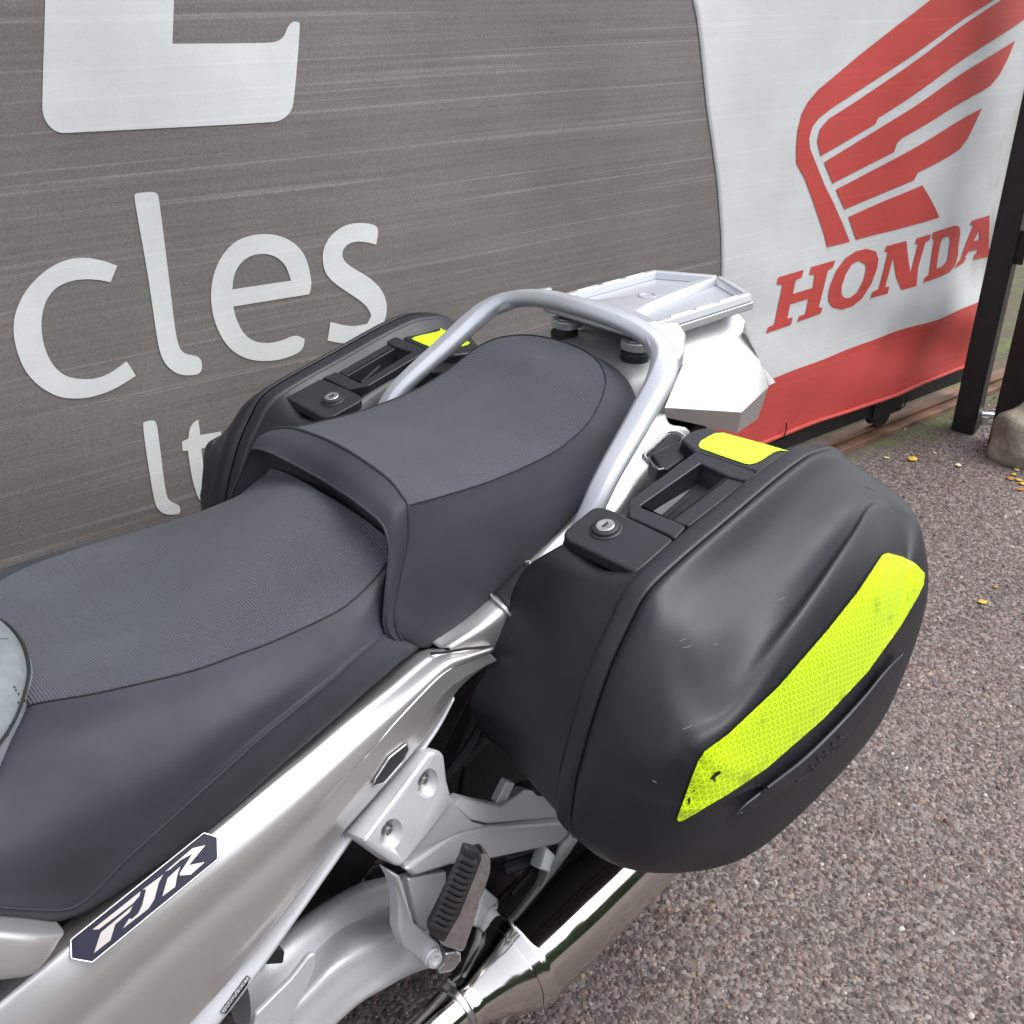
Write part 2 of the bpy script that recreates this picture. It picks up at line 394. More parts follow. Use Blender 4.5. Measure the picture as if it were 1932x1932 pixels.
def ground_mat():
    m = mat('exposed_aggregate_tarmac', (.10, .085, .08), .9); t = m.node_tree; b = t.nodes['Principled BSDF']; tc = t.nodes.new('ShaderNodeTexCoord')
    vo = t.nodes.new('ShaderNodeTexVoronoi'); vo.inputs['Scale'].default_value = 130; t.links.new(tc.outputs['Object'], vo.inputs['Vector'])
    r = t.nodes.new('ShaderNodeValToRGB'); e = r.color_ramp.elements; e[0].color = (.06, .05, .046, 1); e[1].color = (.25, .215, .20, 1)
    x = e.new(.5); x.color = (.13, .108, .10, 1)
    sx = t.nodes.new('ShaderNodeSeparateColor'); t.links.new(vo.outputs['Color'], sx.inputs[0]); t.links.new(sx.outputs[0], r.inputs[0])
    n = t.nodes.new('ShaderNodeTexNoise'); n.inputs['Scale'].default_value = 3.5; n.inputs['Detail'].default_value = 5; t.links.new(tc.outputs['Object'], n.inputs['Vector'])
    sp = t.nodes.new('ShaderNodeSeparateXYZ'); t.links.new(tc.outputs['Object'], sp.inputs[0])
    # moss and soil gather along the gate line (y rises towards it)
    gy = math_node(t, 'ADD', sp.outputs[1], math_node(t, 'MULTIPLY', sp.outputs[0], .0928))
    ms = math_node(t, 'ADD', math_node(t, 'MULTIPLY', gy, 3.2), math_node(t, 'MULTIPLY', n.outputs[0], 1.6))
    mr = t.nodes.new('ShaderNodeMapRange'); mr.inputs['From Min'].default_value = 2.7; mr.inputs['From Max'].default_value = 3.2; t.links.new(ms, mr.inputs[0])
    n2 = t.nodes.new('ShaderNodeTexNoise'); n2.inputs['Scale'].default_value = 14; n2.inputs['Detail'].default_value = 6; t.links.new(tc.outputs['Object'], n2.inputs['Vector'])
    mo = t.nodes.new('ShaderNodeValToRGB'); mo.color_ramp.elements[0].color = (.085, .065, .045, 1); mo.color_ramp.elements[1].color = (.085, .105, .03, 1)
    mo.color_ramp.elements[0].position = .45; mo.color_ramp.elements[1].position = .62; t.links.new(n2.outputs[0], mo.inputs[0])
    mx = t.nodes.new('ShaderNodeMix'); mx.data_type = 'RGBA'; t.links.new(mr.outputs[0], mx.inputs[0]); t.links.new(r.outputs[0], mx.inputs[6]); t.links.new(mo.outputs[0], mx.inputs[7])
    t.links.new(mx.outputs[2], b.inputs['Base Color'])
    bp = t.nodes.new('ShaderNodeBump'); bp.inputs['Strength'].default_value = .8; bp.inputs['Distance'].default_value = .004; bp.invert = True
    t.links.new(vo.outputs['Distance'], bp.inputs['Height']); t.links.new(bp.outputs[0], b.inputs['Normal'])
    return m
M['ground'] = ground_mat()
def chip_mat():
    m = mat('aggregate_chip', (.2, .17, .16), .85, bump=(400, .4, .001)); t = m.node_tree; b = t.nodes['Principled BSDF']
    a = t.nodes.new('ShaderNodeAttribute'); a.attribute_name = 'chip'; t.links.new(a.outputs['Color'], b.inputs['Base Color']); return m
M['chip'] = chip_mat()

# ------------------------------------------------------------------ ground
GA = R(-5.3); GD = np.array([math.cos(GA), math.sin(GA), 0]); GN = np.array([math.sin(GA), -math.cos(GA), 0])   # gate direction; normal towards the bike
G0 = np.array([2.40, .53, 0])
g = mesh('ground', [(-60, -60, 0), (60, -60, 0), (60, 60, 0), (-60, 60, 0)], [(0, 1, 2, 3)], M['ground']); tag(g, kind='structure')
g['label'] = 'brown exposed aggregate tarmac'
def chips():
    n = 120000
    x = RNG.uniform(-.75, 3.3, n); y = RNG.uniform(-1.15, .62, n)
    gy = y+x*.0928; keep = gy < .70+RNG.normal(0, .05, n)-.02; x, y = x[keep], y[keep]; n = len(x)
    r = np.clip(RNG.lognormal(math.log(.0030), .42, n), .0014, .0085)
    K = 6; th = np.linspace(0, 2*math.pi, K, endpoint=False)[None]+RNG.uniform(0, 6.3, (n, 1))
    rr = r[:, None]*RNG.uniform(.7, 1.25, (n, K)); el = RNG.uniform(.6, 1, (n, 1)); ro = RNG.uniform(0, math.pi, (n, 1))
    lx, ly = rr*np.cos(th), rr*np.sin(th)*el
    cx, cy = lx*np.cos(ro)-ly*np.sin(ro), lx*np.sin(ro)+ly*np.cos(ro)
    V = np.zeros((n, 2*K, 3)); h = r*RNG.uniform(.15, .5, n)
    tx, ty = RNG.normal(0, .22, (n, 1)), RNG.normal(0, .22, (n, 1))
    V[:, :K, 0] = x[:, None]+cx; V[:, :K, 1] = y[:, None]+cy; V[:, :K, 2] = -.001
    sc = RNG.uniform(.6, .92, (n, K))
    V[:, K:, 0] = x[:, None]+cx*sc; V[:, K:, 1] = y[:, None]+cy*sc; V[:, K:, 2] = h[:, None]+cx*tx+cy*ty
    base = (np.arange(n)*2*K)[:, None]
    quads = np.array([(i, (i+1) % K, K+(i+1) % K, K+i) for i in range(K)])
    Q = (base[:, :, None]+quads[None]).reshape(-1, 4); T = base+np.arange(K, 2*K)[None]
    me = bpy.data.meshes.new('aggregate_chips'); me.vertices.add(n*2*K); me.vertices.foreach_set('co', V.reshape(-1))
    loops = np.concatenate([Q.reshape(n, -1), T], 1).reshape(-1); me.loops.add(len(loops)); me.loops.foreach_set('vertex_index', loops)
    sizes = np.tile(np.array([4]*K+[K]), n); starts = np.concatenate([[0], np.cumsum(sizes)[:-1]])
    me.polygons.add(len(sizes)); me.polygons.foreach_set('loop_start', starts)
    pal = np.array([(.20, .155, .15), (.16, .125, .12), (.13, .10, .095), (.25, .21, .195), (.21, .20, .20), (.17, .155, .15), (.27, .215, .165), (.40, .38, .36), (.22, .14, .11), (.15, .13, .135)])
    pi = RNG.choice(len(pal), n, p=[.2, .2, .15, .1, .1, .1, .05, .03, .03, .04]); c = pal[pi]*RNG.uniform(.65, 1.3, (n, 1))
    gy = y+x*.0928; near_gate = np.clip((gy-.15)/.45, 0, 1); patch = 1+.10*np.sin(x*2.3+1)*np.sin(y*3.1+x)+.07*np.sin(x*6.1-y*4.3); c = c*((1-.42*near_gate)*patch)[:, None]*np.array([1.03, .975, .935])  # chip colour gets darker towards the gate line, plus slow patchy tone
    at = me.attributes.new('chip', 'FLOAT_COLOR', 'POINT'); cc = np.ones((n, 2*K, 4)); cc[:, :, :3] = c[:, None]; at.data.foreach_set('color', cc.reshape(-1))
    me.update(); me.validate()
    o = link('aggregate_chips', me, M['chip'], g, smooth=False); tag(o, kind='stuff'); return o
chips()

# ------------------------------------------------------------------ gate, banners, posts
def wave(u, v):
    """billow of the hung cloth along the gate normal; u metres along the gate from G0, v height"""
    a = .006*math.sin(u*3.1+.6)*math.sin(v*2.3+.4)+.004*math.sin(u*7.3+v*4.1)
    e = max(0.0, min(1.0, (u+1.0)/1.2))                      # folds towards the closing end
    d = max(0.0, min(1.0, (.75-v)/.5))
    a += e*(.010*math.sin(9*u+13*v+1.0)*d+.006*math.sin(23*u-15*v)*d+.0025*math.sin(15*u+5*v))
    a += d*.010*math.sin(u*6.0+v*18.0)*(.35+.65*e)
    return a*(.25+.75*max(0.0, min(1.0, (v-.14)/.2)))
def BP(u, v, off=0): return G0+GD*u+np.array([0, 0, v])+GN*(wave(u, v)+off)
def buv(px, py):
    r = ray(px, py); t = ((G0-CAM)@GN)/(r@GN); q = CAM+r*t-G0; return (q@GD, q[2])
def sheet(name, polys, off, material, parent, step=.03):
    """flat print or cloth cut to an outline given in (u, v) and laid on the billowing cloth"""
    V, F = tess(polys, step)
    me = bpy.data.meshes.new(name); me.from_pydata([tuple(BP(u, v, off)) for u, v in V], [], F)
    bm = bmesh.new(); bm.from_mesh(me)
    for f in bm.faces:
        if f.normal @ Vector(GN) < 0: f.normal_flip()
    bm.to_mesh(me); bm.free()
    o = link(name, me, material, parent); h = .004; N = []
    for u, v in V:
        a, b = BP(u+h, v)-BP(u-h, v), BP(u, v+h)-BP(u, v-h); n = np.cross(a, b); n /= np.linalg.norm(n); N.append(tuple(n if n@GN > 0 else -n))
    me.normals_split_custom_set_from_vertices(N)
    return o
cA = crop(0, 0, 1500); cH = crop(2000, 0, 992)           # the second crop was shown 1369 px wide
def cH(pts): return [((2000+x*992/1369)*1932/2992, (y*1400/1932)*1932/2992) for x, y in pts]
cN = crop(2200, 600, 720)
UV = lambda pts: [buv(*p) for p in pts]

gate = empty('sliding_gate', tuple(G0+GD*-1.0)); gate.rotation_euler = (0, 0, 0)
tag(gate, 'black steel sliding gate on wheels with a bottom rail above the track', 'gate')
GL = Vector(gate.location)
def gbox(name, u0, u1, v0, v1, n0, n1, parent, b=.003, m='gate'):
    c = G0+GD*(u0+u1)/2+GN*(n0+n1)/2+np.array([0, 0, (v0+v1)/2]); pw = Vector(gate.location) if parent is gate else Vector((0, 0, 0))
    return box(name, Vector(c)-pw, (u1-u0, abs(n1-n0), v1-v0), M[m], parent, b, GA)
gbox('bottom_rail', -3.6, .42, .075, .165, -.075, -.025, gate)
gbox('top_rail', -3.6, .42, 1.92, 1.98, -.075, -.025, gate)
gbox('middle_rail', -3.6, .42, 1.0, 1.05, -.075, -.025, gate)
for u in (-3.6, .37): gbox('end_post', u, u+.05, .165, 1.92, -.074, -.026, gate)
for k in range(26): gbox('bar', -3.45+k*.145, -3.43+k*.145, .16, 1.93, -.062, -.042, gate, .002)
gbox('wheel_bracket', -.16, .0, .062, .12, -.085, -.015, gate)
for wx in (-.08, -2.6):
    c = Vector(G0+GD*wx+GN*-.05+np.array([0, 0, .062]))-GL
    wh = lathe('gate_wheel', c, GN, [(-.018, .010), (-.018, .046), (-.008, .040), (.008, .040), (.018, .046), (.018, .010)], M['gate'], gate, 28)
gbox('guide_plate', -.30, -.02, .150, .168, -.03, .0, gate, .002)

# track
rail = empty('track_rail', tuple(G0+GD*-1.0)); tag(rail, 'rusty steel gate track lying on the ground under the gate', 'rail')
RL = Vector(rail.location)
def rbox(name, u0, u1, v0, v1, n0, n1, m, b=.002):
    c = G0+GD*(u0+u1)/2+GN*(n0+n1)/2+np.array([0, 0, (v0+v1)/2]); return box(name, Vector(c)-RL, (u1-u0, abs(n1-n0), v1-v0), M[m], rail, b, GA)
rbox('base_plate', -4, 2.5, .0, .006, -.11, .01, 'rust')
rbox('running_rail', -4, 2.5, .006, .020, -.062, -.038, 'rust', .006)
rbox('edge_angle', -4, 2.5, .006, .013, -.004, .008, 'rust', .001)

grey = empty('grey_banner', tuple(BP(-2.0, .14))); tag(grey, 'grey mesh banner with large white cropped letters hung on the black gate', 'banner')
white = empty('white_banner', tuple(BP(-.5, .14))); tag(white, 'white banner with red wing logo and a red bottom band on the gate', 'banner')
def tosub(o, par):
    o.parent = par; o.matrix_parent_inverse = Matrix.Translation(-Vector(par.location)); return o
edge = UV(cH([(28, -60), (30, 0), (45, 60), (60, 180), (85, 430), (110, 600), (130, 750), (145, 950), (147, 1090)]))
u_e, v_e = edge[-1]
edge += [(u_e+.02, .45), (u_e+.03, .25), (u_e+.03, .14)]
edge = [(edge[0][0]-.03, 1.92)]+edge
ev = np.array(sorted([(v, u) for u, v in edge])); EDGE = lambda v: float(np.interp(v, ev[:, 0], ev[:, 1]))
def cloth(name, uL, uR, v0, v1, nu, nv, off, material):
    V = []
    for k in range(nv):
        for i in range(nu):
            f, h = i/(nu-1), k/(nv-1); ua, ub = uL(h), uR(h); u = ua+(ub-ua)*f; a, b = v0(u), v1(u); v = a+(b-a)*h
            ua, ub = uL(v), uR(v); u = ua+(ub-ua)*f; V.append(BP(u, v, off))
    return mesh(name, V, grid_faces(nv, nu), material)
right_end = .375
cl = cloth('cloth', lambda v: -3.58, lambda v: EDGE(v)+.05, lambda u: .14, lambda u: 1.92, 170, 90, 0, M['ban_grey']); tosub(solid(cl, .001, -1), grey)
wcl = cloth('cloth', EDGE, lambda v: right_end, lambda u: .142, lambda u: 1.92, 90, 100, .0022, M['ban_white']); tosub(solid(wcl, .001, -1), white)
redtop = UV(cH([(370, 1520), (800, 1360), (1000, 1283), (1200, 1197)])); ru = [q[0] for q in redtop]; rv = [q[1] for q in redtop]
band = cloth('red_band', lambda v: EDGE(.2)+.002, lambda v: right_end-.002, lambda u: .144, lambda u: float(np.interp(u, ru, rv)), 90, 24, .0036, M['ban_red']); tosub(band, white)
hem = sweep('hem', [BP(u, .150+.003*math.sin(u*9), .008) for u in np.linspace(u_e+.03, right_end-.01, 60)], .006, M['ban_red'], None, 8); tosub(hem, white)
for q in ((1475, 807), (1700, 749)):
    u, v = buv(*q)
    tie = sweep('cable_tie', [BP(u, v+.02, .016), BP(u+.001, v+.004, .018), BP(u+.002, v-.03, .012), BP(u+.003, v-.05, -.02)], .0022, M['gap'], None, 6); tosub(tie, white)

def letter(name, poly, parent, m, off, holes=(), rnd=2, step=.016):
    poly = chaikin(poly, rnd) if rnd else poly; holes = [chaikin(h, rnd) if rnd else h for h in holes]
    return tosub(sheet(name, [poly]+list(holes), off, M[m], None, step), parent)
Lc = UV(cA([(172, -330), (170, 0), (160, 390), (163, 430), (178, 465), (202, 490), (232, 502), (275, 500), (1015, 460), (1055, 452), (1088, 422), (1100, 390), (1125, 110), (1123, 86), (1105, 79), (1085, 90), (1075, 110), (1065, 135), (1045, 153), (1010, 162), (645, 164), (650, 0), (658, -330)]))
letter('letter', Lc, grey, 'ban_letter', .0014)
letter('letter', UV(cA([(445, 1003), (400, 985), (330, 970), (250, 978), (170, 1020), (100, 1090), (60, 1170), (50, 1240), (60, 1310), (90, 1390), (140, 1450), (210, 1492), (270, 1503), (350, 1498), (440, 1465), (515, 1417), (480, 1362), (430, 1400), (370, 1428), (300, 1430), (240, 1415), (195, 1370), (165, 1300), (155, 1220), (170, 1140), (210, 1085), (270, 1058), (330, 1052), (380, 1056), (420, 1065)])), grey, 'ban_letter', .0014)
letter('letter', UV(cA([(507, 745), (510, 732), (520, 727), (580, 722), (595, 730), (600, 745), (640, 1050), (665, 1260), (680, 1315), (700, 1335), (745, 1342), (760, 1355), (765, 1375), (762, 1400), (750, 1412), (710, 1417), (670, 1410), (630, 1380), (605, 1330), (590, 1240), (560, 1030)])), grey, 'ban_letter', .0014)
letter('letter', UV(cA([(1168, 1050), (1167, 1085), (1160, 1106), (880, 1155), (890, 1200), (920, 1260), (960, 1288), (1010, 1293), (1060, 1283), (1112, 1258), (1145, 1275), (1143, 1300), (1130, 1325), (1060, 1355), (985, 1362), (920, 1350), (860, 1310), (815, 1230), (795, 1140), (800, 1050), (830, 970), (880, 910), (940, 885), (1000, 878), (1060, 888), (1115, 920), (1150, 970)])), grey, 'ban_letter', .0014,
       [UV(cA([(876, 1090), (880, 1040), (900, 995), (940, 962), (990, 952), (1040, 965), (1075, 1000), (1093, 1055)]))])
letter('letter', UV(cA([(1408, 918), (1416, 870), (1412, 850), (1390, 840), (1340, 835), (1290, 845), (1240, 880), (1212, 930), (1208, 980), (1220, 1030), (1260, 1070), (1330, 1115), (1375, 1150), (1390, 1185), (1375, 1215), (1330, 1225), (1290, 1222), (1240, 1210), (1229, 1280), (1280, 1290), (1340, 1290), (1400, 1265), (1440, 1210), (1450, 1150), (1435, 1095), (1390, 1045), (1310, 1000), (1285, 975), (1280, 945), (1300, 915), (1340, 905), (1380, 910)])), grey, 'ban_letter', .0014)
letter('letter', UV(cA([(539, 1602), (545, 1590), (580, 1583), (592, 1592), (600, 1650), (620, 1830), (632, 1880), (650, 1892), (672, 1900), (682, 1918), (676, 1935), (640, 1940), (610, 1932), (590, 1910), (580, 1880), (560, 1760)])), grey, 'ban_letter', .0014)
letter('letter', UV(cA([(750, 1582), (757, 1640), (835, 1626), (838, 1676), (760, 1690), (772, 1800), (790, 1860), (850, 1862), (846, 1905), (790, 1915), (755, 1890), (735, 1845), (720, 1780), (709, 1697), (690, 1700), (687, 1665), (712, 1652), (715, 1620), (730, 1594)])), grey, 'ban_letter', .0014, rnd=1)
FEA = [[(1120, -95), (985, 0), (850, 100), (700, 220), (540, 360), (500, 410), (475, 460), (460, 530), (455, 600), (457, 660), (490, 720), (520, 800), (550, 890), (570, 950), (580, 998), (670, 975), (640, 900), (600, 810), (570, 750), (530, 650), (510, 600), (506, 560), (518, 510), (545, 475), (600, 430), (1245, 0), (1390, -97)],
       [(1272, 0), (700, 400), (580, 480), (548, 520), (538, 570), (552, 630), (765, 500), (775, 475), (800, 460), (1369, 75), (1430, 20), (1450, -70), (1380, -75)],
       [(565, 655), (900, 440), (1327, 163), (1300, 230), (1265, 300), (1230, 345), (1190, 372), (870, 555), (850, 575), (838, 612), (600, 740)],
       [(613, 765), (800, 662), (1198, 435), (1165, 510), (1140, 560), (1108, 602), (1060, 632), (950, 685), (930, 695), (915, 725), (648, 845)],
       [(663, 875), (800, 810), (948, 745), (975, 790), (1000, 835), (1018, 875), (695, 967)]]
for f in FEA: letter('logo_feather', UV(cH(f)), white, 'ban_red', .0038, rnd=0)
HON = [([(205, 568), (410, 507), (393, 566), (345, 590), (322, 697), (478, 650), (494, 548), (453, 545), (466, 487), (655, 432), (636, 490), (597, 515), (530, 803), (560, 806), (546, 852), (362, 918), (376, 872), (425, 855), (447, 735), (300, 778), (280, 890), (322, 882), (310, 938), (108, 1005), (125, 958), (175, 935), (240, 625), (193, 620)], ()),
       ([(960, 360), (980, 420), (970, 490), (930, 610), (860, 730), (790, 790), (710, 818), (640, 805), (605, 760), (602, 700), (620, 620), (665, 510), (730, 420), (810, 362), (890, 340)], ([(880, 460), (886, 500), (865, 590), (820, 680), (765, 725), (725, 728), (702, 700), (702, 640), (735, 540), (780, 465), (830, 435)],)),
       ([(1040, 318), (1187, 275), (1205, 525), (1270, 300), (1247, 298), (1262, 255), (1372, 220), (1358, 268), (1328, 283), (1262, 480), (1245, 622), (1140, 657), (1108, 560), (1090, 405), (1030, 640), (1060, 634), (1048, 690), (928, 728), (940, 680), (985, 655), (1050, 365), (1025, 362)], ()),
       ([(1388, 208), (1560, 160), (1600, 158), (1620, 180), (1622, 230), (1608, 310), (1600, 390), (1572, 465), (1520, 518), (1440, 553), (1300, 597), (1310, 560), (1345, 540), (1398, 264), (1378, 255)], ([(1468, 258), (1515, 240), (1538, 250), (1540, 290), (1525, 370), (1508, 430), (1470, 472), (1415, 492), (1432, 400), (1448, 320)],)),
       ([(1705, 120), (1835, 75), (1838, 190), (1850, 340), (1875, 355), (1862, 400), (1730, 430), (1740, 385), (1762, 375), (1762, 345), (1690, 360), (1655, 410), (1670, 412), (1640, 450), (1560, 492), (1590, 450), (1620, 420), (1720, 155), (1700, 150)], ([(1765, 190), (1768, 268), (1722, 280)],))]
for o_, h_ in HON: letter('logo_letter', UV(cN(o_)), white, 'ban_red', .0038, [UV(cN(h)) for h in h_], rnd=0)

# posts beyond the end of the gate
def post(name, base_l, base_r, depth, h, label, foot=0):
    a, b = PZ(*base_l, 0), PZ(*base_r, 0); d = b-a; wdt = np.linalg.norm(d); c = (a+b)/2
    n = np.array([-d[1], d[0], 0])/wdt; c = c+n*depth/2
    e = empty(name, tuple(c)); tag(e, label, 'post'); rz = math.atan2(d[1], d[0])
    box('shaft', (0, 0, h/2), (wdt, depth, h), M['gate'], e, .004, rz)
    return e, rz, wdt
p1, rz1, w1 = post('gate_post', (1793, 812), (1836, 822), .07, 2.1, 'black square steel post standing where the white banner ends')
box('clasp_plate', (-.004, -.041, .62), (.045, .014, .105), M['gate'], p1, .004, rz1)
p2, rz2, w2 = post('gate_post', (1862, 838), (1945, 866), .07, 2.1, 'black steel post with bolts beside the rounded boulder')
for z in (.16, .20): lathe('bolt', (-.05, -.036, z), (-.4, -1, 0), [(-.004, .009), (.004, .009), (.006, .005)], M['gate'], p2, 6)
br = empty('floor_stop', tuple(PZ(1858, 790, .02))); tag(br, 'galvanised steel floor bar joining the two gate posts', 'bar')
bpa, bpb = PZ(1838, 782, .03), PZ(1890, 786, .03)
st = sweep('bar', [bpa-np.array(br.location), bpb-np.array(br.location)], .012, M['steel'], br, 8)
sweep('foot', [np.array([0, 0, -.02])+np.array(PZ(1845, 785, .0))*0, np.array([0, 0, .008])], .014, M['steel'], br, 8)

# boulder
def boulder():
    c = PZ(1962, 880, 0); bm = bmesh.new(); bmesh.ops.create_icosphere(bm, subdivisions=4, radius=1)
    for v in bm.verts:
        q = v.co.copy(); k = 1+.07*math.sin(q.x*5+1)*math.sin(q.y*4+2)+.05*math.sin(q.z*7+q.x*3)
        v.co = Vector((q.x*.095*k, q.y*.105*k, max(-.01, (q.z*.135+.06)*k)))
    me = bpy.data.meshes.new('boulder'); bm.to_mesh(me); bm.free(); o = link('boulder', me, M['stone']); o.location = c+np.array([.01, .06, 0])
    tag(o, 'rounded weathered stone boulder beside the black gate post', 'boulder')
boulder()

# hedge added behind the viewer, out of view: darkens low reflections, greens the polished silencer
def hedge():
    V, path = [], [(9, -7.5), (2, -8.5), (-5, -8), (-9, -4), (-10, 3)]
    pth = curve([np.array((x, y, 0.0)) for x, y in path], 160); nv = 18
    for i, q in enumerate(pth):
        t = pth[min(i+1, 159)]-pth[max(i-1, 0)]; n = np.array([-t[1], t[0], 0])/np.linalg.norm(t)
        for k in range(nv):
            a = math.pi*k/(nv-1); h = 3.0+.35*math.sin(i*.37)+.25*math.sin(i*.9+1)
            V.append(q+n*(.8*math.cos(a)+RNG.normal(0, .10))+np.array([0, 0, max(0, h*min(1, 1.25*math.sin(a))+RNG.normal(0, .10))]))
    F = grid_faces(160, nv); o = mesh('hedge', V, F, mat('hedge_leaves', (.045, .07, .025), .8, noise=(7, .6), bump=(14, 1, .08)), None, False)
    tag(o, 'added tall dark green hedge, unseen behind the viewer, darkening low reflections', 'hedge')
hedge()

# fallen leaves
def leaf(px, py, L, ang, m, label, curl=.25):
    c = PZ(px, py, .0); n = 7; V, F = [], []
    for i in range(n):
        t = i/(n-1); hw = L*.34*math.sin(math.pi*min(1, t*.96+.03))**.8; z = .004+L*curl*.5*(t-.5)**2
        for s in (-1, 0, 1): V.append(((t-.5)*L, s*hw, z+abs(s)*hw*.12))
    for i in range(n-1):
        for s in range(2): a = i*3+s; F.append((a, a+3, a+4, a+1))
    o = mesh('fallen_leaf', V, F, M[m]); o.location = c; o.rotation_euler = (.05, .08, ang); solid(o, .0006)
    tag(o, label, 'leaf', 'fallen leaves')
leaf(1721, 868, .045, .2, 'leafy', 'bright yellow fallen leaf lying whole near the rusty track', .3)
leaf(1807, 880, .030, .5, 'leafp', 'pale cream curled leaf on the tarmac before the boulder', .5)
leaf(1673, 866, .020, 1.6, 'leafp', 'small pale leaf scrap beside the moss by the track', .5)
leaf(1764, 857, .016, 1.1, 'leafp', 'tiny white leaf scrap between yellow leaf and gate post', .5)
leaf(1853, 1138, .026, -.5, 'leafy', 'lone yellow leaf on open tarmac beyond the pannier', .3)
leaf(1877, 1110, .014, .9, 'leafb', 'small brown leaf crumb beside the lone yellow leaf', .3)
leaf(1683, 1173, .018, .3, 'leafb', 'small orange leaf scrap close to the black pannier lid', .3)
leaf(1666, 1112, .016, 1.1, 'leafg', 'small green leaf close to the black pannier lid', .3)
for i, (px, py, m) in enumerate([(1912, 897, 'leafy'), (1922, 908, 'leafy'), (1926, 925, 'leafb'), (1918, 888, 'leafp'), (1930, 915, 'leafy'), (1905, 905, 'leafb')]):
    leaf(px, py, .022+.004*(i % 3), i*1.3, m, {'leafy': 'yellow leaf in the drift at the foot of the boulder', 'leafb': 'orange brown leaf in the drift at the foot of the boulder', 'leafp': 'pale leaf in the drift at the foot of the boulder'}[m], .35)

# ================================================================== motorcycle
bike = empty('motorcycle', (0, 0, 0)); tag(bike, 'silver touring motorcycle with dark stepped seats parked in front of the banners', 'motorcycle')
c5 = crop(550, 850, 1000); c6 = crop(1300, 700, 700); c4 = crop(0, 1400, 800); c3 = crop(800, 1992, 1000); c4b = crop(0, 1992, 1000)
cAA = crop(1000, 700, 1300); cK = crop(1500, 1400, 600); cHd = crop(1840, 1250, 500); cRk = crop(1700, 740, 600); cSl = crop(1250, 1550, 400); c2 = crop(1400, 1200, 1400)

# ---------------------------------------------------------------- pillion seat
S0 = [(-.165, -.136, .855), (-.10, -.1365, .849), (-.036, -.137, .846), (.043, -.137, .850), (.09, -.135, .860), (.122, -.131, .873), (.155, -.120, .894), (.178, -.100, .908), (.198, -.06, .917), (.206, 0, .920)]
S0 = [np.array(p) for p in S0]
Sb = [np.array(p) for p in [(-.170, -.146, .81), (-.10, -.150, .805), (-.036, -.152, .805), (.043, -.153, .812), (.10, -.153, .83), (.148, -.150, .853), (.188, -.138, .876), (.211, -.113, .889), (.231, -.068, .897), (.239, 0, .898)]]
Sc = [np.array(p) for p in [(-.190, -.160, .745), (-.130, -.163, .74), (-.07, -.164, .748), (.02, -.165, .77), (.08, -.166, .795), (.145, -.162, .825), (.192, -.146, .855), (.217, -.118, .872), (.238, -.07, .882), (.246, 0, .883)]]
Sd = [np.array(p) for p in [(-.198, -.166, .708), (-.150, -.169, .700), (-.095, -.168, .710), (-.015, -.166, .742), (.055, -.165, .772), (.13, -.160, .80), (.185, -.145, .83), (.212, -.118, .845), (.234, -.07, .855), (.242, 0, .856)]]
Se = [p*np.array([1, .90, 1])+np.array([0, 0, -.012]) for p in Sd]
smix = lambda a, b, f: [p*(1-f)+q*f for p, q in zip(a, b)]
ridgeL = [PY(758, 1207, -.1665), PY(749, 1190, -.166), PY(745, 1160, -.163), PY(750, 1124, -.158), PY(761, 1070, -.151), PY(771, 1017, -.144), S0[0], PY(761, 937, -.126), PY(733, 903, -.095), PY(683, 866, -.045), PY(640, 840, 0)]
Sb[0] = PY(767, 1045, -.1475); Sc[0] = PY(748, 1135, -.1595); Sd[0] = PY(752, 1198, -.1665)
Sb[1] = np.array((-.125, -.151, .806)); Sc[1] = np.array((-.145, -.164, .742)); Sd[1] = np.array((-.168, -.170, .696))
Ss = smix(S0, Sb, .12)
pil = surf('pillion_seat', [sym(S0), sym(Ss), sym(Sb), sym(Sc), sym(Sd), sym(Se)], 120, 26, M['vinyl'], bike)
pil['label'] = 'raised grey pillion seat'
spx = [-.150, -.10, -.036, .043, .085, .11, .13, .14, .148, .15]
spz = [.876, .868, .864, .868, .878, .888, .9, .906, .910, .911]
SP = [np.array((x, 0, z)) for x, z in zip(spx, spz)]
def crown(a, b, f, k): return [np.array([p[0]+(q[0]-p[0])*f, p[1]+(q[1]-p[1])*f, p[2]+(q[2]-p[2])*(1-(1-f)**2)*1.0+k*0]) for p, q in zip(a, b)]
top = surf('top_cover', [sym(S0), sym(crown(S0, SP, .12, 0)), sym(crown(S0, SP, .35, 0)), sym(crown(S0, SP, .7, 0)), sym(crown(S0, SP, 1, 0))], 120, 26, M['vinyl_dots'], pil)
sweep('seam', [p+np.array([0, 0, .0008]) for p in curve(sym(S0), 160)], .0008, M['gap'], pil, 6)
lowL = [PY(745, 1214, -.1665), PY(728, 1194, -.166), PY(724, 1167, -.164), PY(728, 1117, -.160), PY(733, 1067, -.153), PY(734, 1033, -.147), PY(729, 1007, -.140), PY(716, 983, -.127), PY(672, 947, -.088), PY(640, 925, -.048), PY(603, 902, 0)]
midL = [(a+b)/2+np.array([-.004, -.003, .003]) for a, b in zip(ridgeL, lowL)]
undL = [p+np.array([.012, .006, -.012]) for p in lowL]
undL2 = [p+np.array([.03, .012, -.07]) for p in lowL]
surf('front_band', [sym(ridgeL), sym(midL), sym(lowL)], 100, 10, M['vinyl'], pil)
surf('under_lip', [sym(lowL), sym(undL), sym(undL2)], 100, 6, M['vinyl'], pil)
sweep('piping', curve(sym([p+np.array([-.0005, -.0006, .0004]) for p in ridgeL]), 120), .0016, M['vinyl'], pil, 6)
sweep('lower_piping', curve(sym(lowL), 120), .0016, M['vinyl'], pil, 6)
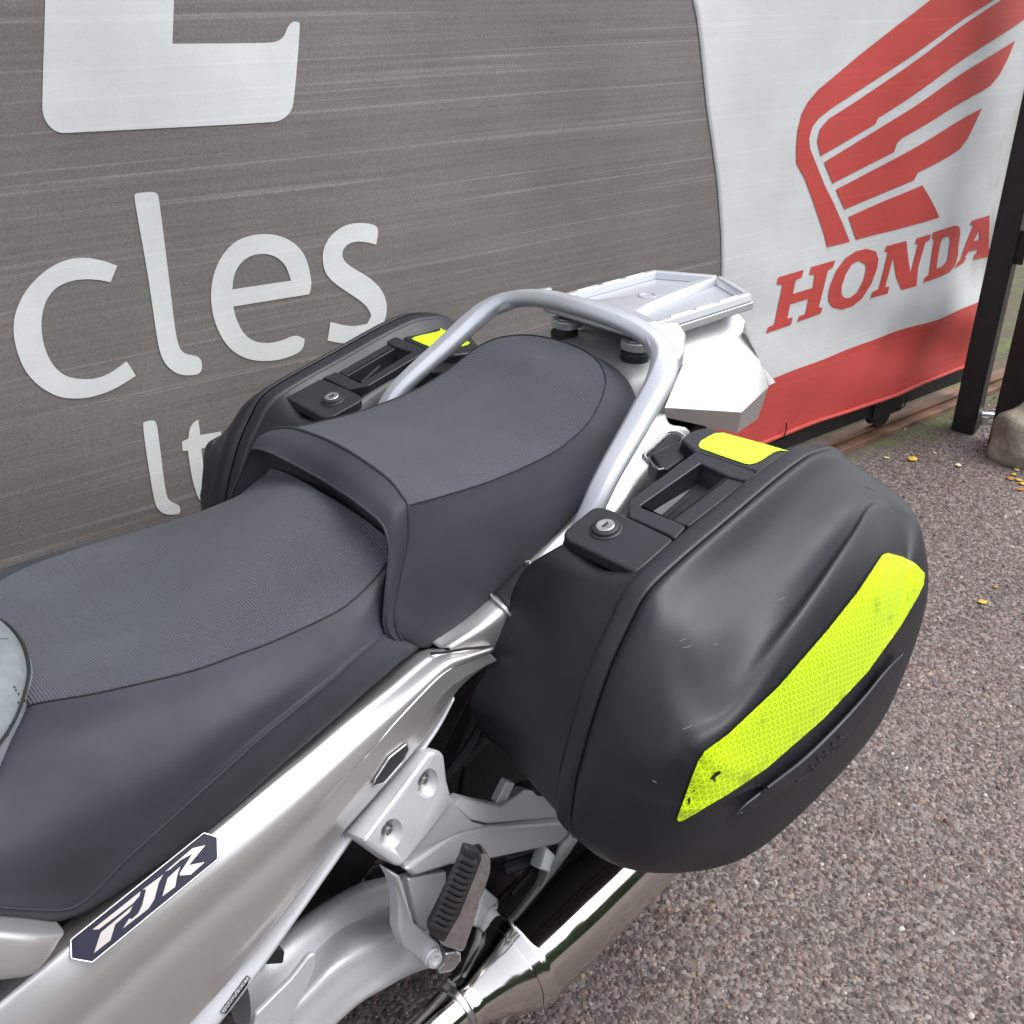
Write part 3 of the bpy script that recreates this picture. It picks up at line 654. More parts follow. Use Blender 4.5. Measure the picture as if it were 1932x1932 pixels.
# top cover front edge meets the ridge
fr = [p for p in sym(ridgeL[6:])]
sp_front = curve(sym([S0[0]]+[PY(752, 925, -.11), PY(715, 888, -.075), PY(672, 856, -.036), PY(643, 842, 0)]), 40)
surf('front_fill', [fr, [p*.6+q*.4 for p, q in zip(fr, [np.array((-.150, p[1], .876-.021*(abs(p[1])/.136)**2)) for p in fr])], [np.array((-.148, p[1]*.995, .876-.0205*(abs(p[1])/.136)**2)) for p in fr]], 40, 6, M['vinyl_dots'], pil)

# ---------------------------------------------------------------- rider seat
r0 = [PY(*p) for p in [(45, 1340, -.085), (67, 1328, -.10), (171, 1310, -.125), (267, 1289, -.14), (374, 1262, -.15), (454, 1233, -.152), (516, 1210, -.152), (616, 1164, -.150), (656, 1140, -.147), (696, 1104, -.14), (723, 1070, -.136), (733, 1045, -.130), (728, 1012, -.118)]]
rc = [np.array(p) for p in [(-.575, 0, .800), (-.558, 0, .793), (-.516, 0, .783), (-.476, 0, .779), (-.426, 0, .780), (-.383, 0, .787), (-.348, 0, .796), (-.285, 0, .812), (-.257, 0, .819), (-.224, 0, .826), (-.205, 0, .829), (-.196, 0, .830), (-.188, 0, .830)]]
def rrow(f):
    L = []
    for a, b in zip(r0, rc):
        z = a[2]+(b[2]-a[2])*(1-(1-f)**2.2); L.append(np.array([a[0]+(b[0]-a[0])*f, a[1]*(1-f), z]))
    return L
rows = [rrow(f) for f in (0, .1, .3, .6, .85, 1)]
rowsR = [[q*np.array([1, -1, 1]) for q in r] for r in rows[-2::-1]]
rs_top_rows = rows+rowsR
r1 = [PY(*p) for p in [(0, 1440, -.14), (20, 1440, -.15), (140, 1400, -.168), (245, 1370, -.176), (350, 1335, -.181), (440, 1295, -.180), (505, 1260, -.176), (612, 1205, -.168), (655, 1180, -.163), (694, 1145, -.156), (715, 1115, -.148), (728, 1085, -.142), (733, 1062, -.134)]]
r2 = [PY(*p) for p in [(-60, 1600, -.20), (10, 1600, -.202), (150, 1540, -.206), (260, 1480, -.207), (370, 1410, -.206), (460, 1350, -.202), (530, 1305, -.196), (625, 1240, -.183), (665, 1210, -.176), (696, 1188, -.168), (714, 1170, -.160), (728, 1155, -.150), (740, 1140, -.134)]]
r3 = [PY(*p) for p in [(-60, 1705, -.213), (60, 1715, -.214), (147, 1707, -.2145), (234, 1624, -.2145), (340, 1528, -.214), (430, 1447, -.211), (501, 1383, -.207), (621, 1286, -.195), (668, 1243, -.187), (700, 1217, -.178), (718, 1203, -.170), (732, 1193, -.160), (745, 1183, -.144)]]
r4 = [PY(*p) for p in [(-60, 1735, -.212), (67, 1742, -.213), (150, 1726, -.213), (250, 1665, -.213), (360, 1587, -.212), (451, 1514, -.210), (530, 1443, -.206), (646, 1343, -.198), (690, 1303, -.193), (725, 1274, -.187), (755, 1248, -.180), (785, 1226, -.171), (800, 1212, -.155)]]
r5 = [p+np.array([.0, .03, -.02]) for p in r4]
rseat = surf('rider_seat', [r0, smix(r0, r1, .15), r1, r2, smix(r2, r3, .85), r3, r4, r5], 90, 40, M['vinyl'], bike); rseat['label'] = 'dark grey rider seat'
rsr = mirror(rseat, rseat); rsr.name = 'side_cover'
rtop = surf('top_cover', rs_top_rows, 90, 50, M['vinyl_dots'], rseat)
sweep('seam', [p+np.array([0, -.0006, .0006]) for p in curve(r0, 90)], .0008, M['gap'], rseat, 6)
crs_ = curve([p+np.array([0, -.0005, 0]) for p in r3], 80)
sweep('skirt_crease', crs_, .0011, M['vinyl'], rseat, 6)

# ---------------------------------------------------------------- tank end with pale pad
tk = []
knee = [(0, 1167, .03), (29, 1187, .0), (51, 1219, -.03), (61, 1257, -.06), (59, 1289, -.078), (45, 1337, -.098), (27, 1375, -.118), (0, 1415, -.14), (-40, 1480, -.165), (-70, 1590, -.190), (-85, 1720, -.205), (-90, 1790, -.208)]
kL = PYs(knee)
kk = [[p+np.array([-.004, -.001, .004]) for p in kL], [p+np.array([-.02, -.002, .016]) for p in kL], [p+np.array([-.07, 0, .036-.03*max(0, i-7)/4]) for i, p in enumerate(kL)], [p+np.array([-.17, -.01, .075*(1-max(0, i-6)/5)]) for i, p in enumerate(kL)], [p*np.array([1, .98, 1])+np.array([-.33, -.01, .105*(1-max(0, i-6)/5)]) for i, p in enumerate(kL)], [p*np.array([1, .85, 1])+np.array([-.50, 0, .07*(1-max(0, i-6)/5)]) for i, p in enumerate(kL)]]
base_row = [p+np.array([.002, .002, -.02]) for p in kL]
tank = surf('fuel_tank', [base_row]+kk, 40, 30, M['tank'], bike); tank['label'] = 'pale grey rear end of the fuel tank'
tr = mirror(tank, tank); tr.name = 'tank_side'
sweep('tank_edge', curve([p+np.array([-.003, -.001, .003]) for p in kL], 50), .0016, M['gap'], tank, 6)

ttree = bvh(tank); dots = []
for q in c4([(108, 1490), (165, 1495), (127, 1517), (165, 1531), (170, 1565), (125, 1578), (150, 1600), (65, 1745), (57, 1775), (50, 1806), (100, 1470), (205, 1388)]):
    h_ = hit(ttree, *q, .0005)
    if h_ is not None: dots.append(h_)
dv, df = [], []
for q in dots:
    n_ = (CAM-q)/np.linalg.norm(CAM-q); a_ = np.cross(n_, (0, 0, 1)); b_ = np.cross(n_, a_); k = len(dv)
    dv += [q+(a_*math.cos(t)+b_*math.sin(t))*.0013 for t in np.linspace(0, 6.283, 8, endpoint=False)]; df.append(tuple(range(k, k+8)))
if dv: tag(mesh('perforations', dv, df, M['gap'], tank, False), kind='stuff')

# ---------------------------------------------------------------- silver side panel (left) and mirrored right one
pt = [(926, 1216, -.200), (870, 1226, -.195), (815, 1235, -.186), (730, 1302, -.192), (646, 1366, -.197), (575, 1424, -.201), (501, 1483, -.2045), (391, 1574, -.2085), (260, 1676, -.2115), (130, 1777, -.213), (0, 1884, -.213), (-130, 1995, -.211)]
pe = [(926, 1220, -.204), (874, 1231, -.199), (822, 1242, -.192), (737, 1310, -.198), (653, 1374, -.203), (582, 1432, -.207), (508, 1491, -.2105), (398, 1582, -.2145), (267, 1684, -.2175), (137, 1785, -.219), (7, 1892, -.219), (-123, 2003, -.217)]
pm = [(922, 1232, -.206), (880, 1250, -.208), (838, 1272, -.211), (775, 1335, -.217), (715, 1402, -.2225), (655, 1467, -.2265), (590, 1540, -.230), (480, 1640, -.233), (355, 1745, -.235), (235, 1850, -.236), (110, 1960, -.235), (-20, 2070, -.232)]
pn = [(915, 1246, -.206), (875, 1280, -.209), (846, 1300, -.212), (792, 1368, -.217), (735, 1435, -.222), (678, 1500, -.226), (618, 1575, -.2295), (515, 1715, -.232), (405, 1820, -.234), (300, 1925, -.235), (185, 2030, -.234), (60, 2130, -.231)]
pb = [(912, 1254, -.202), (872, 1290, -.204), (850, 1318, -.206), (803, 1388, -.211), (752, 1450, -.216), (692, 1518, -.219), (628, 1592, -.222), (530, 1725, -.2245), (446, 1832, -.2265), (350, 1938, -.228), (235, 2050, -.228), (110, 2160, -.225)]
pt_in = [PY(*p)+np.array([0, .03, -.012]) for p in pt]
i0 = 0      # the panel starts at the joint line; what lies behind belongs to the tail cowl
W_ = lambda L: PYs(L)[i0:]
amp = [0, 0, 0, 0, .05, .35, .8, 1, 1, 1, 1, 1]
CRa = [PY(p[0]-14*a, p[1]-14*a, p[2]+.001*a) for p, a in zip(pm, amp)][i0:]
CRb = [PY(p[0]-2+4*a, p[1]-2+4*a, p[2]+.0028*a) for p, a in zip(pm, amp)][i0:]
CRc = [PY(p[0]+14+14*a, p[1]+14+14*a, p[2]-.0014*a) for p, a in zip(pm, amp)][i0:]
sp_rows = [pt_in[i0:], W_(pt), smix(W_(pt), W_(pe), .5), W_(pe), smix(W_(pe), W_(pm), .5), CRa, CRb, CRc, W_(pn), smix(W_(pn), W_(pb), .6), W_(pb), [q+np.array([.002, .010, -.002]) for q in W_(pb)]]
# raised upper shoulder and pressed crease along the panel's length
sp_rows[4] = [p+np.array([0, -.006, .004]) for p in sp_rows[4]]
panel = surf('side_panel', sp_rows, 120, 60, M['silver'], bike, flip=True); panel['label'] = 'silver side panel with a dark badge'
solid(panel, .002); prr = mirror(panel, bike); prr['label'] = 'silver side panel on the far side'
fr_i = [PY(*p) for p in [(852, 1306, -.195), (812, 1370, -.200), (758, 1438, -.204), (697, 1508, -.207), (633, 1580, -.210), (535, 1712, -.212), (450, 1820, -.214), (354, 1920, -.215), (240, 2035, -.215)]]
fr_o = [PY(*p) for p in [(857, 1318, -.206), (826, 1376, -.212), (784, 1434, -.217), (722, 1503, -.221), (660, 1588, -.225), (562, 1728, -.229), (478, 1846, -.231), (385, 1962, -.232), (270, 2080, -.232)]]
strip = surf('frame_rail', [[q+np.array([-.004, .012, .0]) for q in fr_i], fr_i, smix(fr_i, fr_o, .06), smix(fr_i, fr_o, .94), fr_o, [q+np.array([.001, .006, -.004]) for q in fr_o], [q+np.array([0, .04, -.012]) for q in fr_o]], 80, 16, M['alu'], bike, flip=True); strip['label'] = 'grey painted frame rail below the side panel'
solid(strip, .002); mirror(strip, bike)
ptree = bvh(panel); stree = bvh(strip)
bd = [(134, 1776), (384, 1574), (409, 1580), (408, 1620), (175, 1815), (135, 1808)]
cB = crop(180, 2400, 500)
def fit_plane(pix, tree):
    H = np.array([h for h in (hit(tree, *p) for p in densify(pix, 10)) if h is not None]); c = H.mean(0)
    n = np.linalg.svd(H-c)[2][2]; n = n if n@(CAM-c) > 0 else -n
    return c, n
bo = cB([(118, 1345), (1600, 150), (1745, 185), (1752, 420), (345, 1575), (120, 1540)]); bc_, bn_ = fit_plane(bo, ptree)
def onp(px, py, off): r = ray(px, py); q = bc_+bn_*off; return CAM+r*(((q-CAM)@bn_)/(r@bn_))
def flatpiece(name, pix, off, th, m, parent, b=0):
    A = [onp(x, y, off) for x, y in pix]; return prism(name, A, [q-bn_*th for q in A], M[m], parent, b)
bdg = flatpiece('badge', bo, .006, .012, 'badge', panel, .0006)
brim = [onp(x, y, .006) for x, y in densify(cB([(100, 1340), (1605, 130), (1757, 180), (1762, 430), (345, 1592), (108, 1550)]), 8)]
sweep('badge_rim', brim, .0011, M['silver'], bdg, 6, closed=True)
for lt in ([(340, 1225), (900, 780), (880, 845), (800, 935), (420, 1222)],
           [(455, 1240), (810, 945), (770, 1025), (608, 1165), (552, 1345), (360, 1495), (440, 1255)],
           [(905, 775), (1155, 592), (1100, 690), (1050, 880), (985, 985), (680, 1222), (762, 1095), (790, 1102), (860, 1040), (905, 950), (950, 770)],
           [(1150, 580), (1480, 300), (1630, 265), (1445, 490), (1625, 455), (1460, 605), (1330, 615), (1335, 580), (1470, 372), (1345, 440), (1225, 545)],
           [(1195, 640), (1345, 500), (1305, 620), (1285, 740), (1132, 855)]):
    flatpiece('badge_letter', cB(lt), .0072, .002, 'badge_letter', bdg, .0003)
# sticker HARD - SOFT on the flange
cS = crop(600, 2650, 400)
st_o = [(212, 1460), (590, 960), (640, 990), (640, 1010), (280, 1485), (235, 1485)]
stick = decal('adjuster_sticker', [cS(st_o)], stree, .003, M['decal_dark'], panel, 5, .0004, fallback=lambda x, y: PY(x, y, -.21))
decal('sticker_face', [cS([(228, 1455), (592, 975), (628, 1000), (275, 1470), (245, 1470)])], stree, .0042, M['rack'], stick, 5, 0, fallback=lambda x, y: PY(x, y, -.212))
def text_on(txt, pa, pb_, hgt, tree, off, m, parent, fb=None):
    """letters laid from pixel pa to pixel pb_ on a surface"""
    a, b = np.array(pa, float), np.array(pb_, float); d = b-a; L = np.linalg.norm(d); d /= L; n = np.array([d[1], -d[0]])
    cu = bpy.data.curves.new('txt', 'FONT'); cu.body = txt; cu.size = 1; o = bpy.data.objects.new('txt', cu); COL.objects.link(o)
    dg = bpy.context.evaluated_depsgraph_get(); me = bpy.data.meshes.new_from_object(o.evaluated_get(dg)); bpy.data.objects.remove(o)
    V = np.array([v.co for v in me.vertices]); wd = V[:, 0].max()
    W = []
    for v in V:
        p = a+d*L*v[0]/wd+n*v[1]*hgt; q = hit(tree, p[0], p[1], off, fb); W.append(q if q is not None else PY(p[0], p[1], -.21))
    F = [tuple(p.vertices) for p in me.polygons]; bpy.data.meshes.remove(me)
    return mesh('sticker_text', W, F, M[m], parent, False)
ta, tb = cS([(280, 1462), (622, 1003)])
text_on('HARD\u2014SOFT', ta, tb, 8, stree, .0050, 'decal_dark', stick, lambda x, y: PY(x, y, -.213))
# oval pressed scoop with bright rim near the panel's rear edge
sc_o = c3([(545, 578), (560, 540), (640, 420), (740, 340), (748, 372), (715, 440), (610, 560)])
scp = decal('scoop', [sc_o], ptree, .003, M['rubber'], panel, 5, .0006)
sweep('scoop_rim', [q for q in (hit(ptree, *p, .0035) for p in densify(sc_o, 5)) if q is not None], .0011, M['silver'], scp, 6, closed=True)

# front fairing tip at the lower left
ff = [(-60, 1745, -.235), (60, 1756, -.236), (105, 1760, -.234), (119, 1759, -.231)]
ffm = [(-60, 1762, -.245), (50, 1775, -.246), (90, 1780, -.243), (112, 1772, -.237)]
ffb = [(-60, 1820, -.250), (30, 1825, -.250), (62, 1832, -.247), (90, 1805, -.241)]
ffc = [(-60, 1855, -.246), (0, 1846, -.246), (30, 1838, -.243), (60, 1835, -.238)]
fai = surf('front_fairing', [[p+np.array([0, .02, -.004]) for p in PYs(ff)], PYs(ff), PYs(ffm), PYs(ffb), PYs(ffc), [p+np.array([0, .02, 0]) for p in PYs(ffc)]], 30, 24, M['silver'], bike, flip=True)
fai['label'] = 'silver tip of the front fairing'; solid(fai, .002); mirror(fai, bike)

# ---------------------------------------------------------------- tail cowl
t_top = [(-.168, -.150, .700), (-.10, -.152, .706), (-.02, -.152, .738), (.05, -.153, .765), (.12, -.150, .795), (.19, -.145, .835), (.25, -.135, .868)]
t_top = [np.array(p) for p in t_top]
t_a = [PY(*p) for p in [(830, 1222, -.182), (900, 1170, -.182), (985, 1090, -.178), (1060, 1015, -.174), (1140, 960, -.172), (1215, 865, -.165), (1262, 800, -.156)]]
t_b = [PY(*p) for p in [(850, 1227, -.194), (930, 1180, -.197), (1010, 1110, -.196), (1090, 1040, -.190), (1180, 960, -.184), (1250, 870, -.174), (1300, 815, -.162)]]
t_c = [q+np.array([.0, .012, -.06]) for q in t_b]
t_d = [q+np.array([.0, .06, -.10]) for q in t_b]
cowl = surf('tail_cowl', [t_top, smix(t_top, t_a, .5), t_a, t_b, t_c, t_d], 80, 30, M['silver'], bike, flip=True); cowl['label'] = 'silver tail cowl under the pillion seat'
solid(cowl, .002); mr_ = mirror(cowl, cowl); mr_.name = 'cowl_side'
ctree = bvh(cowl)
sweep('panel_joint', [PY(*p) for p in [(812, 1233, -.188), (835, 1231, -.197), (880, 1224, -.2045), (928, 1220, -.206)]], .0016, M['gap'], cowl, 6)
# deck behind the seat, quarter panel facets and lamp housing
dk0 = [np.array(p) for p in [(.10, -.150, .800), (.17, -.150, .845), (.24, -.148, .862), (.31, -.09, .880), (.40, -.070, .886), (.485, -.055, .892)]]
dk1 = [np.array(p) for p in [(.10, -.10, .82), (.17, -.10, .862), (.24, -.10, .888), (.31, -.07, .898), (.40, -.055, .890), (.485, -.04, .896)]]
dk2 = [np.array(p) for p in [(.10, -.05, .83), (.17, -.05, .868), (.24, -.05, .894), (.31, -.04, .902), (.40, -.035, .893), (.485, -.025, .899)]]
dk3 = [np.array([p[0], 0, p[2]+.003]) for p in dk2]
drows = [dk0, dk1, dk2, dk3]; drows = drows+[[q*np.array([1, -1, 1]) for q in r] for r in drows[-2::-1]]
deck = surf('tail_deck', drows, 40, 30, M['silver'], cowl); solid(deck, .002)
def facet(name, pix, thick=.01, m='silver', parent=None, b=.004):
    A = [P3(p) for p in pix]; c = np.mean(A, 0); n = np.cross(A[1]-A[0], A[2]-A[0]); n /= np.linalg.norm(n)
    if n[1] > 0: n = -n
    return prism(name, A, [q-n*thick for q in A], M[m], parent, b)
qA = np.array((.235, -.150, .862)); qB = PY(1254, 769, -.162); qC = PY(1399, 778, -.150); qD = PY(1450, 730, -.112); qE = PY(1432, 678, -.098); qF = PY(1408, 630, -.090); qG = PY(1400, 595, -.085)
qH = PY(1289, 687, -.105)
qTop = PY(1405, 606, -.074)
lowB, lowC, lowD = PY(1254, 787, -.140), PY(1391, 817, -.112), PY(1430, 790, -.085)
qH2, qT2 = np.array((.325, -.062, .917)), np.array((.500, -.050, .926))
V = [qB, qC, qD, qE, qF, qTop, qH, lowB, lowC, lowD, qH2, qT2]
Vm = [q*np.array([1, -1, 1]) for q in V]
F = [(0, 1, 6), (1, 2, 3), (1, 3, 6), (3, 4, 5), (3, 5, 6), (0, 7, 8, 1), (1, 8, 9, 2), (6, 5, 11, 10)]
n0 = len(V); Fm = [tuple(i+n0 for i in f)[::-1] for f in F]
cen = [(2, 9, 9+n0, 2+n0), (3, 2, 2+n0, 3+n0), (4, 3, 3+n0, 4+n0), (5, 4, 4+n0, 5+n0), (5, 5+n0, 11+n0, 11), (10, 11, 11+n0, 10+n0), (7, 0, 6, 10, 10+n0, 6+n0, 0+n0, 7+n0), (8, 7, 7+n0, 8+n0), (9, 8, 8+n0, 9+n0)]
qp = mesh('quarter_panel', V+Vm, F+Fm+cen, M['silver'], cowl, True, 20, fix=True)
lens = prism('tail_lamp', [PY(1434, 690, -.09), PY(1452, 728, -.101), PY(1462, 722, -.093), PY(1446, 700, -.083)], [np.array(q)*np.array([1, 0, 1]) for q in (PY(1434, 690, -.09), PY(1452, 728, -.101), PY(1462, 722, -.093), PY(1446, 700, -.083))], M['lens'], cowl, .001)
for k in range(12):
    f = (k+.5)/12; a = PY(1446, 700, -.0835)*(1-f)+PY(1463, 722, -.0935)*f; b_ = PY(1435, 692, -.0905)*(1-f)+PY(1452, 727, -.1015)*f
    sweep('lens_rib', [a, b_], .0009, M['lens'], lens, 5)
# case hook slots
def slot(pix, rim, yv, tree):
    o = decal('hook_slot', [pix], tree, .003, M['gap'], cowl, 5, .0006, fallback=lambda x, y: PY(x, y, yv))
    q = [hit(tree, *p, .004, lambda x, y: PY(x, y, yv)) for p in densify(rim, 4)]
    sweep('slot_rim', q, .0018, M['rack'], o, 6, closed=True); return o
s1 = cSl([(950, 890), (1310, 540), (1440, 505), (1460, 900), (1300, 1160), (1150, 1130), (1050, 1010)])
slot(s1, cSl([(890, 890), (1295, 500), (1450, 470), (1490, 900), (1320, 1240), (1150, 1200), (930, 985)]), -.2, ctree)
s2 = cHd([(185, 330), (180, 300), (420, 80), (490, 75), (560, 110), (440, 460), (330, 480)])
slot(s2, cHd([(150, 330), (148, 300), (405, 48), (500, 45), (590, 90), (470, 490), (325, 508)]), -.2, ctree)

# ---------------------------------------------------------------- grab rail
gp = [(.020, -.202, .760), (.045, -.203, .795), (.075, -.200, .832), (.145, -.185, .880), (.196, -.173, .915), (.222, -.158, .934), (.236, -.132, .946), (.240, -.095, .955), (.238, -.05, .961), (.236, 0, .963)]
c8 = [(.98, .12), (.55, .66), (-.55, .66), (-.98, .12), (-.98, -.35), (-.62, -.78), (.62, -.78), (.98, -.35)]
prof8 = []
for i in range(8):
    p, a, b = np.array(c8[i]), np.array(c8[i-1]), np.array(c8[(i+1) % 8])
    for q in (a, b): d = q-p; prof8.append(tuple(p+d/np.linalg.norm(d)*.13))
gpts = curve(sym([np.array(q) for q in gp]), 110)
rail_o = sweep('grab_rail', gpts, [.0155+.003*max(0, 1-abs(abs(q[1])-.17)/.03) for q in gpts], M['rack'], bike, prof=prof8)
wn = rail_o.modifiers.new('normals', 'WEIGHTED_NORMAL'); rail_o['label'] = 'silver grab rail looping round the pillion seat'
for s in (-1, 1):
    A = [np.array(q)*np.array([1, -s, 1]) for q in [(.225, -.120, .958), (.255, -.105, .9585), (.285, -.108, .957), (.300, -.116, .955), (.285, -.140, .950), (.247, -.168, .941), (.215, -.178, .931), (.205, -.165, .930)]]
    prism('gusset', A, [q-np.array([0, 0, .020]) for q in A], M['rack'], rail_o, .005, 3)
# ---------------------------------------------------------------- rear rack
zt = .951
def rackplan():
    hw = .0955; o = [(.268, -hw), (.4975, -hw), (.541, 0), (.4975, hw), (.268, hw)]; return o
OUT = rackplan()
rk = prism('rear_rack', [np.array((x, y, zt-.0115)) for x, y in OUT], [np.array((x, y, zt-.024)) for x, y in OUT], M['rack'], bike, .003); rk['label'] = 'silver luggage rack plate with raised rims'
def rimbar(name, a, b, wdt, h, z1=zt, z0=zt-.012):
    a, b = np.array([*a, 0]), np.array([*b, 0]); d = b-a; d /= np.linalg.norm(d); n = np.array([-d[1], d[0], 0])*wdt/2
    bot = [a-n, b-n, b+n, a+n]; nn = n*.55
    tp = [a-nn, b-nn, b+nn, a+nn]
    return prism(name, [q+np.array([0, 0, z1]) for q in tp], [q+np.array([0, 0, z0]) for q in bot], M['rack'], rk, .0025, 2)
for s in (-1, 1):
    rimbar('side_rim', (.272, s*.0865), (.494, s*.0865), .018, .012)
    rimbar('rear_rim', (.490, s*.088), (.536, s*.002), .018, .012)
    for x0, x1 in ((.318, .362), (.372, .412), (.424, .466)):
        sl = rimbar('slot_rib', (x0, s*.0865), (x1, s*.0865), .006, .003, zt+.0014, zt-.001)
sp_t = [(.30, -.040), (.345, -.026), (.40, -.017), (.530, -.003), (.530, .003), (.40, .017), (.345, .026), (.30, .040)]
sp_b = [(.285, -.052), (.345, -.034), (.40, -.024), (.535, -.006), (.535, .006), (.40, .024), (.345, .034), (.285, .052)]
prism('spine', [np.array((x, y, zt)) for x, y in sp_t], [np.array((x, y, zt-.013)) for x, y in sp_b], M['rack'], rk, .003)
fp_t = [(.246, -.080), (.290, -.092), (.305, -.045), (.320, 0), (.305, .045), (.290, .092), (.246, .080)]
prism('front_web', [np.array((x, y, zt+.001)) for x, y in fp_t], [np.array((x-.004, y, zt-.014)) for x, y in fp_t], M['rack'], rk, .004)
for s_ in (1, -1):
    lc_ = np.array([.274, .066*s_, .924])
    ring = [lc_+np.array([.017*math.cos(a)*(1.9 if math.cos(a) > 0 else 1), .021*math.sin(a), 0]) for a in np.linspace(0, 6.283, 18, endpoint=False)]
    lug = prism('front_lug', ring, [q-np.array([0, 0, .013]) for q in ring], M['rack'], rk, .003)
    lathe('bolt', lc_+np.array([0, 0, .0]), (0, 0, 1), [(-.002, .011), (.0008, .011), (.0012, .008), (-.001, .006)], M['steel'], lug, 18)
    lathe('rubber_mount', lc_-np.array([0, 0, .036]), (0, 0, 1), [(0, .019), (.014, .0195), (.018, .0195), (.021, .016), (.024, .015)], M['gap'], lug, 24)
    lathe('mount_dish', lc_-np.array([0, 0, .040]), (0, 0, 1), [(0, .034), (.003, .033), (.005, .028), (.004, .022)], M['silver'], lug, 28)
rb = lathe('bolt_recess', (.373, 0, zt), (0, 0, 1), [(-.006, .0135), (.0012, .0135), (.0018, .0115), (-.004, .0095)], M['rack'], rk, 28)
lathe('bolt', (.373, 0, zt-.001), (0, 0, 1), [(-.005, .0075), (.0, .0075), (.0004, .004), (-.002, .0035)], M['steel'], rb, 16)

# ---------------------------------------------------------------- passenger footrest bracket and peg
fb_ = empty('x'); bpy.data.objects.remove(fb_)
plA = [PY(p[0], p[1], p[2]) for p in c3([(876, 410, -.232), (900, 385, -.230), (950, 388, -.232), (968, 420, -.234), (985, 560, -.242), (1018, 690, -.250), (735, 1050, -.268), (690, 1040, -.267), (502, 905, -.256)])]
nrm = np.array([.0, .92, -.38]); nrm /= np.linalg.norm(nrm)
fbk = prism('footrest_bracket', plA, [q+nrm*.045 for q in plA], M['alu'], bike, .006, 3); fbk['label'] = 'cast silver passenger footrest bracket with two bolts'
ftree = BVHTree.FromPolygons([tuple(q) for q in plA], [tuple(range(len(plA)))])
def carve(o, cutters):
    for c in cutters:
        m = o.modifiers.new('cut', 'BOOLEAN'); m.object = c; m.operation = 'DIFFERENCE'; m.solver = 'EXACT'
    dg = bpy.context.evaluated_depsgraph_get(); me = bpy.data.meshes.new_from_object(o.evaluated_get(dg)); o.modifiers.clear(); o.data = me; me.set_sharp_from_angle(angle=R(25))
    for c in cutters: bpy.data.objects.remove(c)
    return o
wells = [hit(ftree, *c3([q])[0], 0) for q in ((888, 572), (684, 858))]
carve(fbk, [lathe('cutter', q+np.array([-.004, 0, .002]), (-.12, 1, .10), [(-.05, .0150), (.011, .0150), (.012, .013)], M['alu'], None, 28) for q in wells])
for q in wells:
    a_ = np.array((-.12, 1, .10)); a_ /= np.linalg.norm(a_); q = q+np.array([-.004, 0, .002])+a_*.012
    lathe('bolt', q, -a_, [(0, .0105), (.0016, .0105), (.0018, .0075), (.0070, .0075), (.0080, .0063), (.0080, .0040), (.004, .0036)], M['steel'], fbk, 18)
def bar3(name, pts, rad, m, parent, seg=12, prof=None, up=(0, 1, 0)): return sweep(name, curve(pts, 24), rad if np.isscalar(rad) else list(np.interp(np.linspace(0, 1, 24), np.linspace(0, 1, len(rad)), rad)), M[m], parent, seg, up=up, prof=prof)
arm1 = c3([(1015, 700, -.245), (1060, 650, -.232), (1150, 672, -.225), (1290, 700, -.215), (1420, 610, -.20), (1640, 640, -.19), (1640, 770, -.20), (1400, 790, -.215), (1220, 805, -.232), (1120, 785, -.243)])
A = [PY(*p) for p in arm1]; prism('upper_arm', A, [q+np.array([0, .02, -.006]) for q in A], M['alu'], fbk, .004, 2)
arm2 = c3([(740, 1062, -.266), (1030, 850, -.245), (1200, 820, -.235), (1640, 795, -.215), (1720, 880, -.215), (1690, 905, -.218), (1230, 1005, -.24), (1000, 1040, -.252), (800, 1105, -.266)])
A = [PY(*p) for p in arm2]; prism('lower_arm', A, [q+np.array([0, .022, -.004]) for q in A], M['alu'], fbk, .005, 2)
wb = [PY(*p) for p in c3([(1000, 640, -.243), (1050, 720, -.243), (1130, 792, -.240), (1210, 818, -.234), (1030, 862, -.243), (860, 985, -.254), (735, 1065, -.262), (760, 960, -.255)])]
prism('casting_web', wb, [q+np.array([0, .016, -.004]) for q in wb], M['alu'], fbk, .004, 2)
nub = [PY(p[0], p[1], -.205) for p in c3([(1255, 690), (1320, 560), (1365, 575), (1310, 690)])]; prism('nub', nub, [q+np.array([0, .012, 0]) for q in nub], M['alu'], fbk, .002)
lower = c3([(640, 1060, -.262), (720, 1105, -.268), (800, 1370, -.272), (935, 1475, -.274), (968, 1540, -.274), (965, 1590, -.274), (925, 1632, -.273), (880, 1625, -.272), (735, 1495, -.268), (705, 1400, -.265), (708, 1230, -.262), (680, 1130, -.26)])
A = [PY(*p) for p in lower]; prism('hanger', A, [q+np.array([.0, .02, -.004]) for q in A], M['alu'], fbk, .004, 2)
web = c3([(760, 1110, -.262), (980, 1070, -.245), (975, 1150, -.245), (940, 1260, -.25), (880, 1330, -.256), (870, 1420, -.262), (815, 1385, -.266)])
A = [PY(*p) for p in web]; prism('hanger_web', A, [q+np.array([0, .014, -.004]) for q in A], M['alu'], fbk, .004, 2)
pv = c3([(890, 1555)])[0]; pq = PY(*pv, -.276)
lathe('pivot_bolt', pq, (0, -1, .2), [(-.004, .0115), (.003, .0115), (.004, .0095), (.0075, .0095), (.008, .006), (.005, .005)], M['alu'], fbk, 22)
tongue = c3([(1190, 1160, -.225), (1290, 1245, -.228), (1342, 1320, -.232), (1250, 1425, -.236), (1130, 1385, -.236)])
A = [PY(*p) for p in tongue]; prism('heel_guard', A, [q+np.array([0, .012, -.004]) for q in A], M['alu'], fbk, .004, 2)
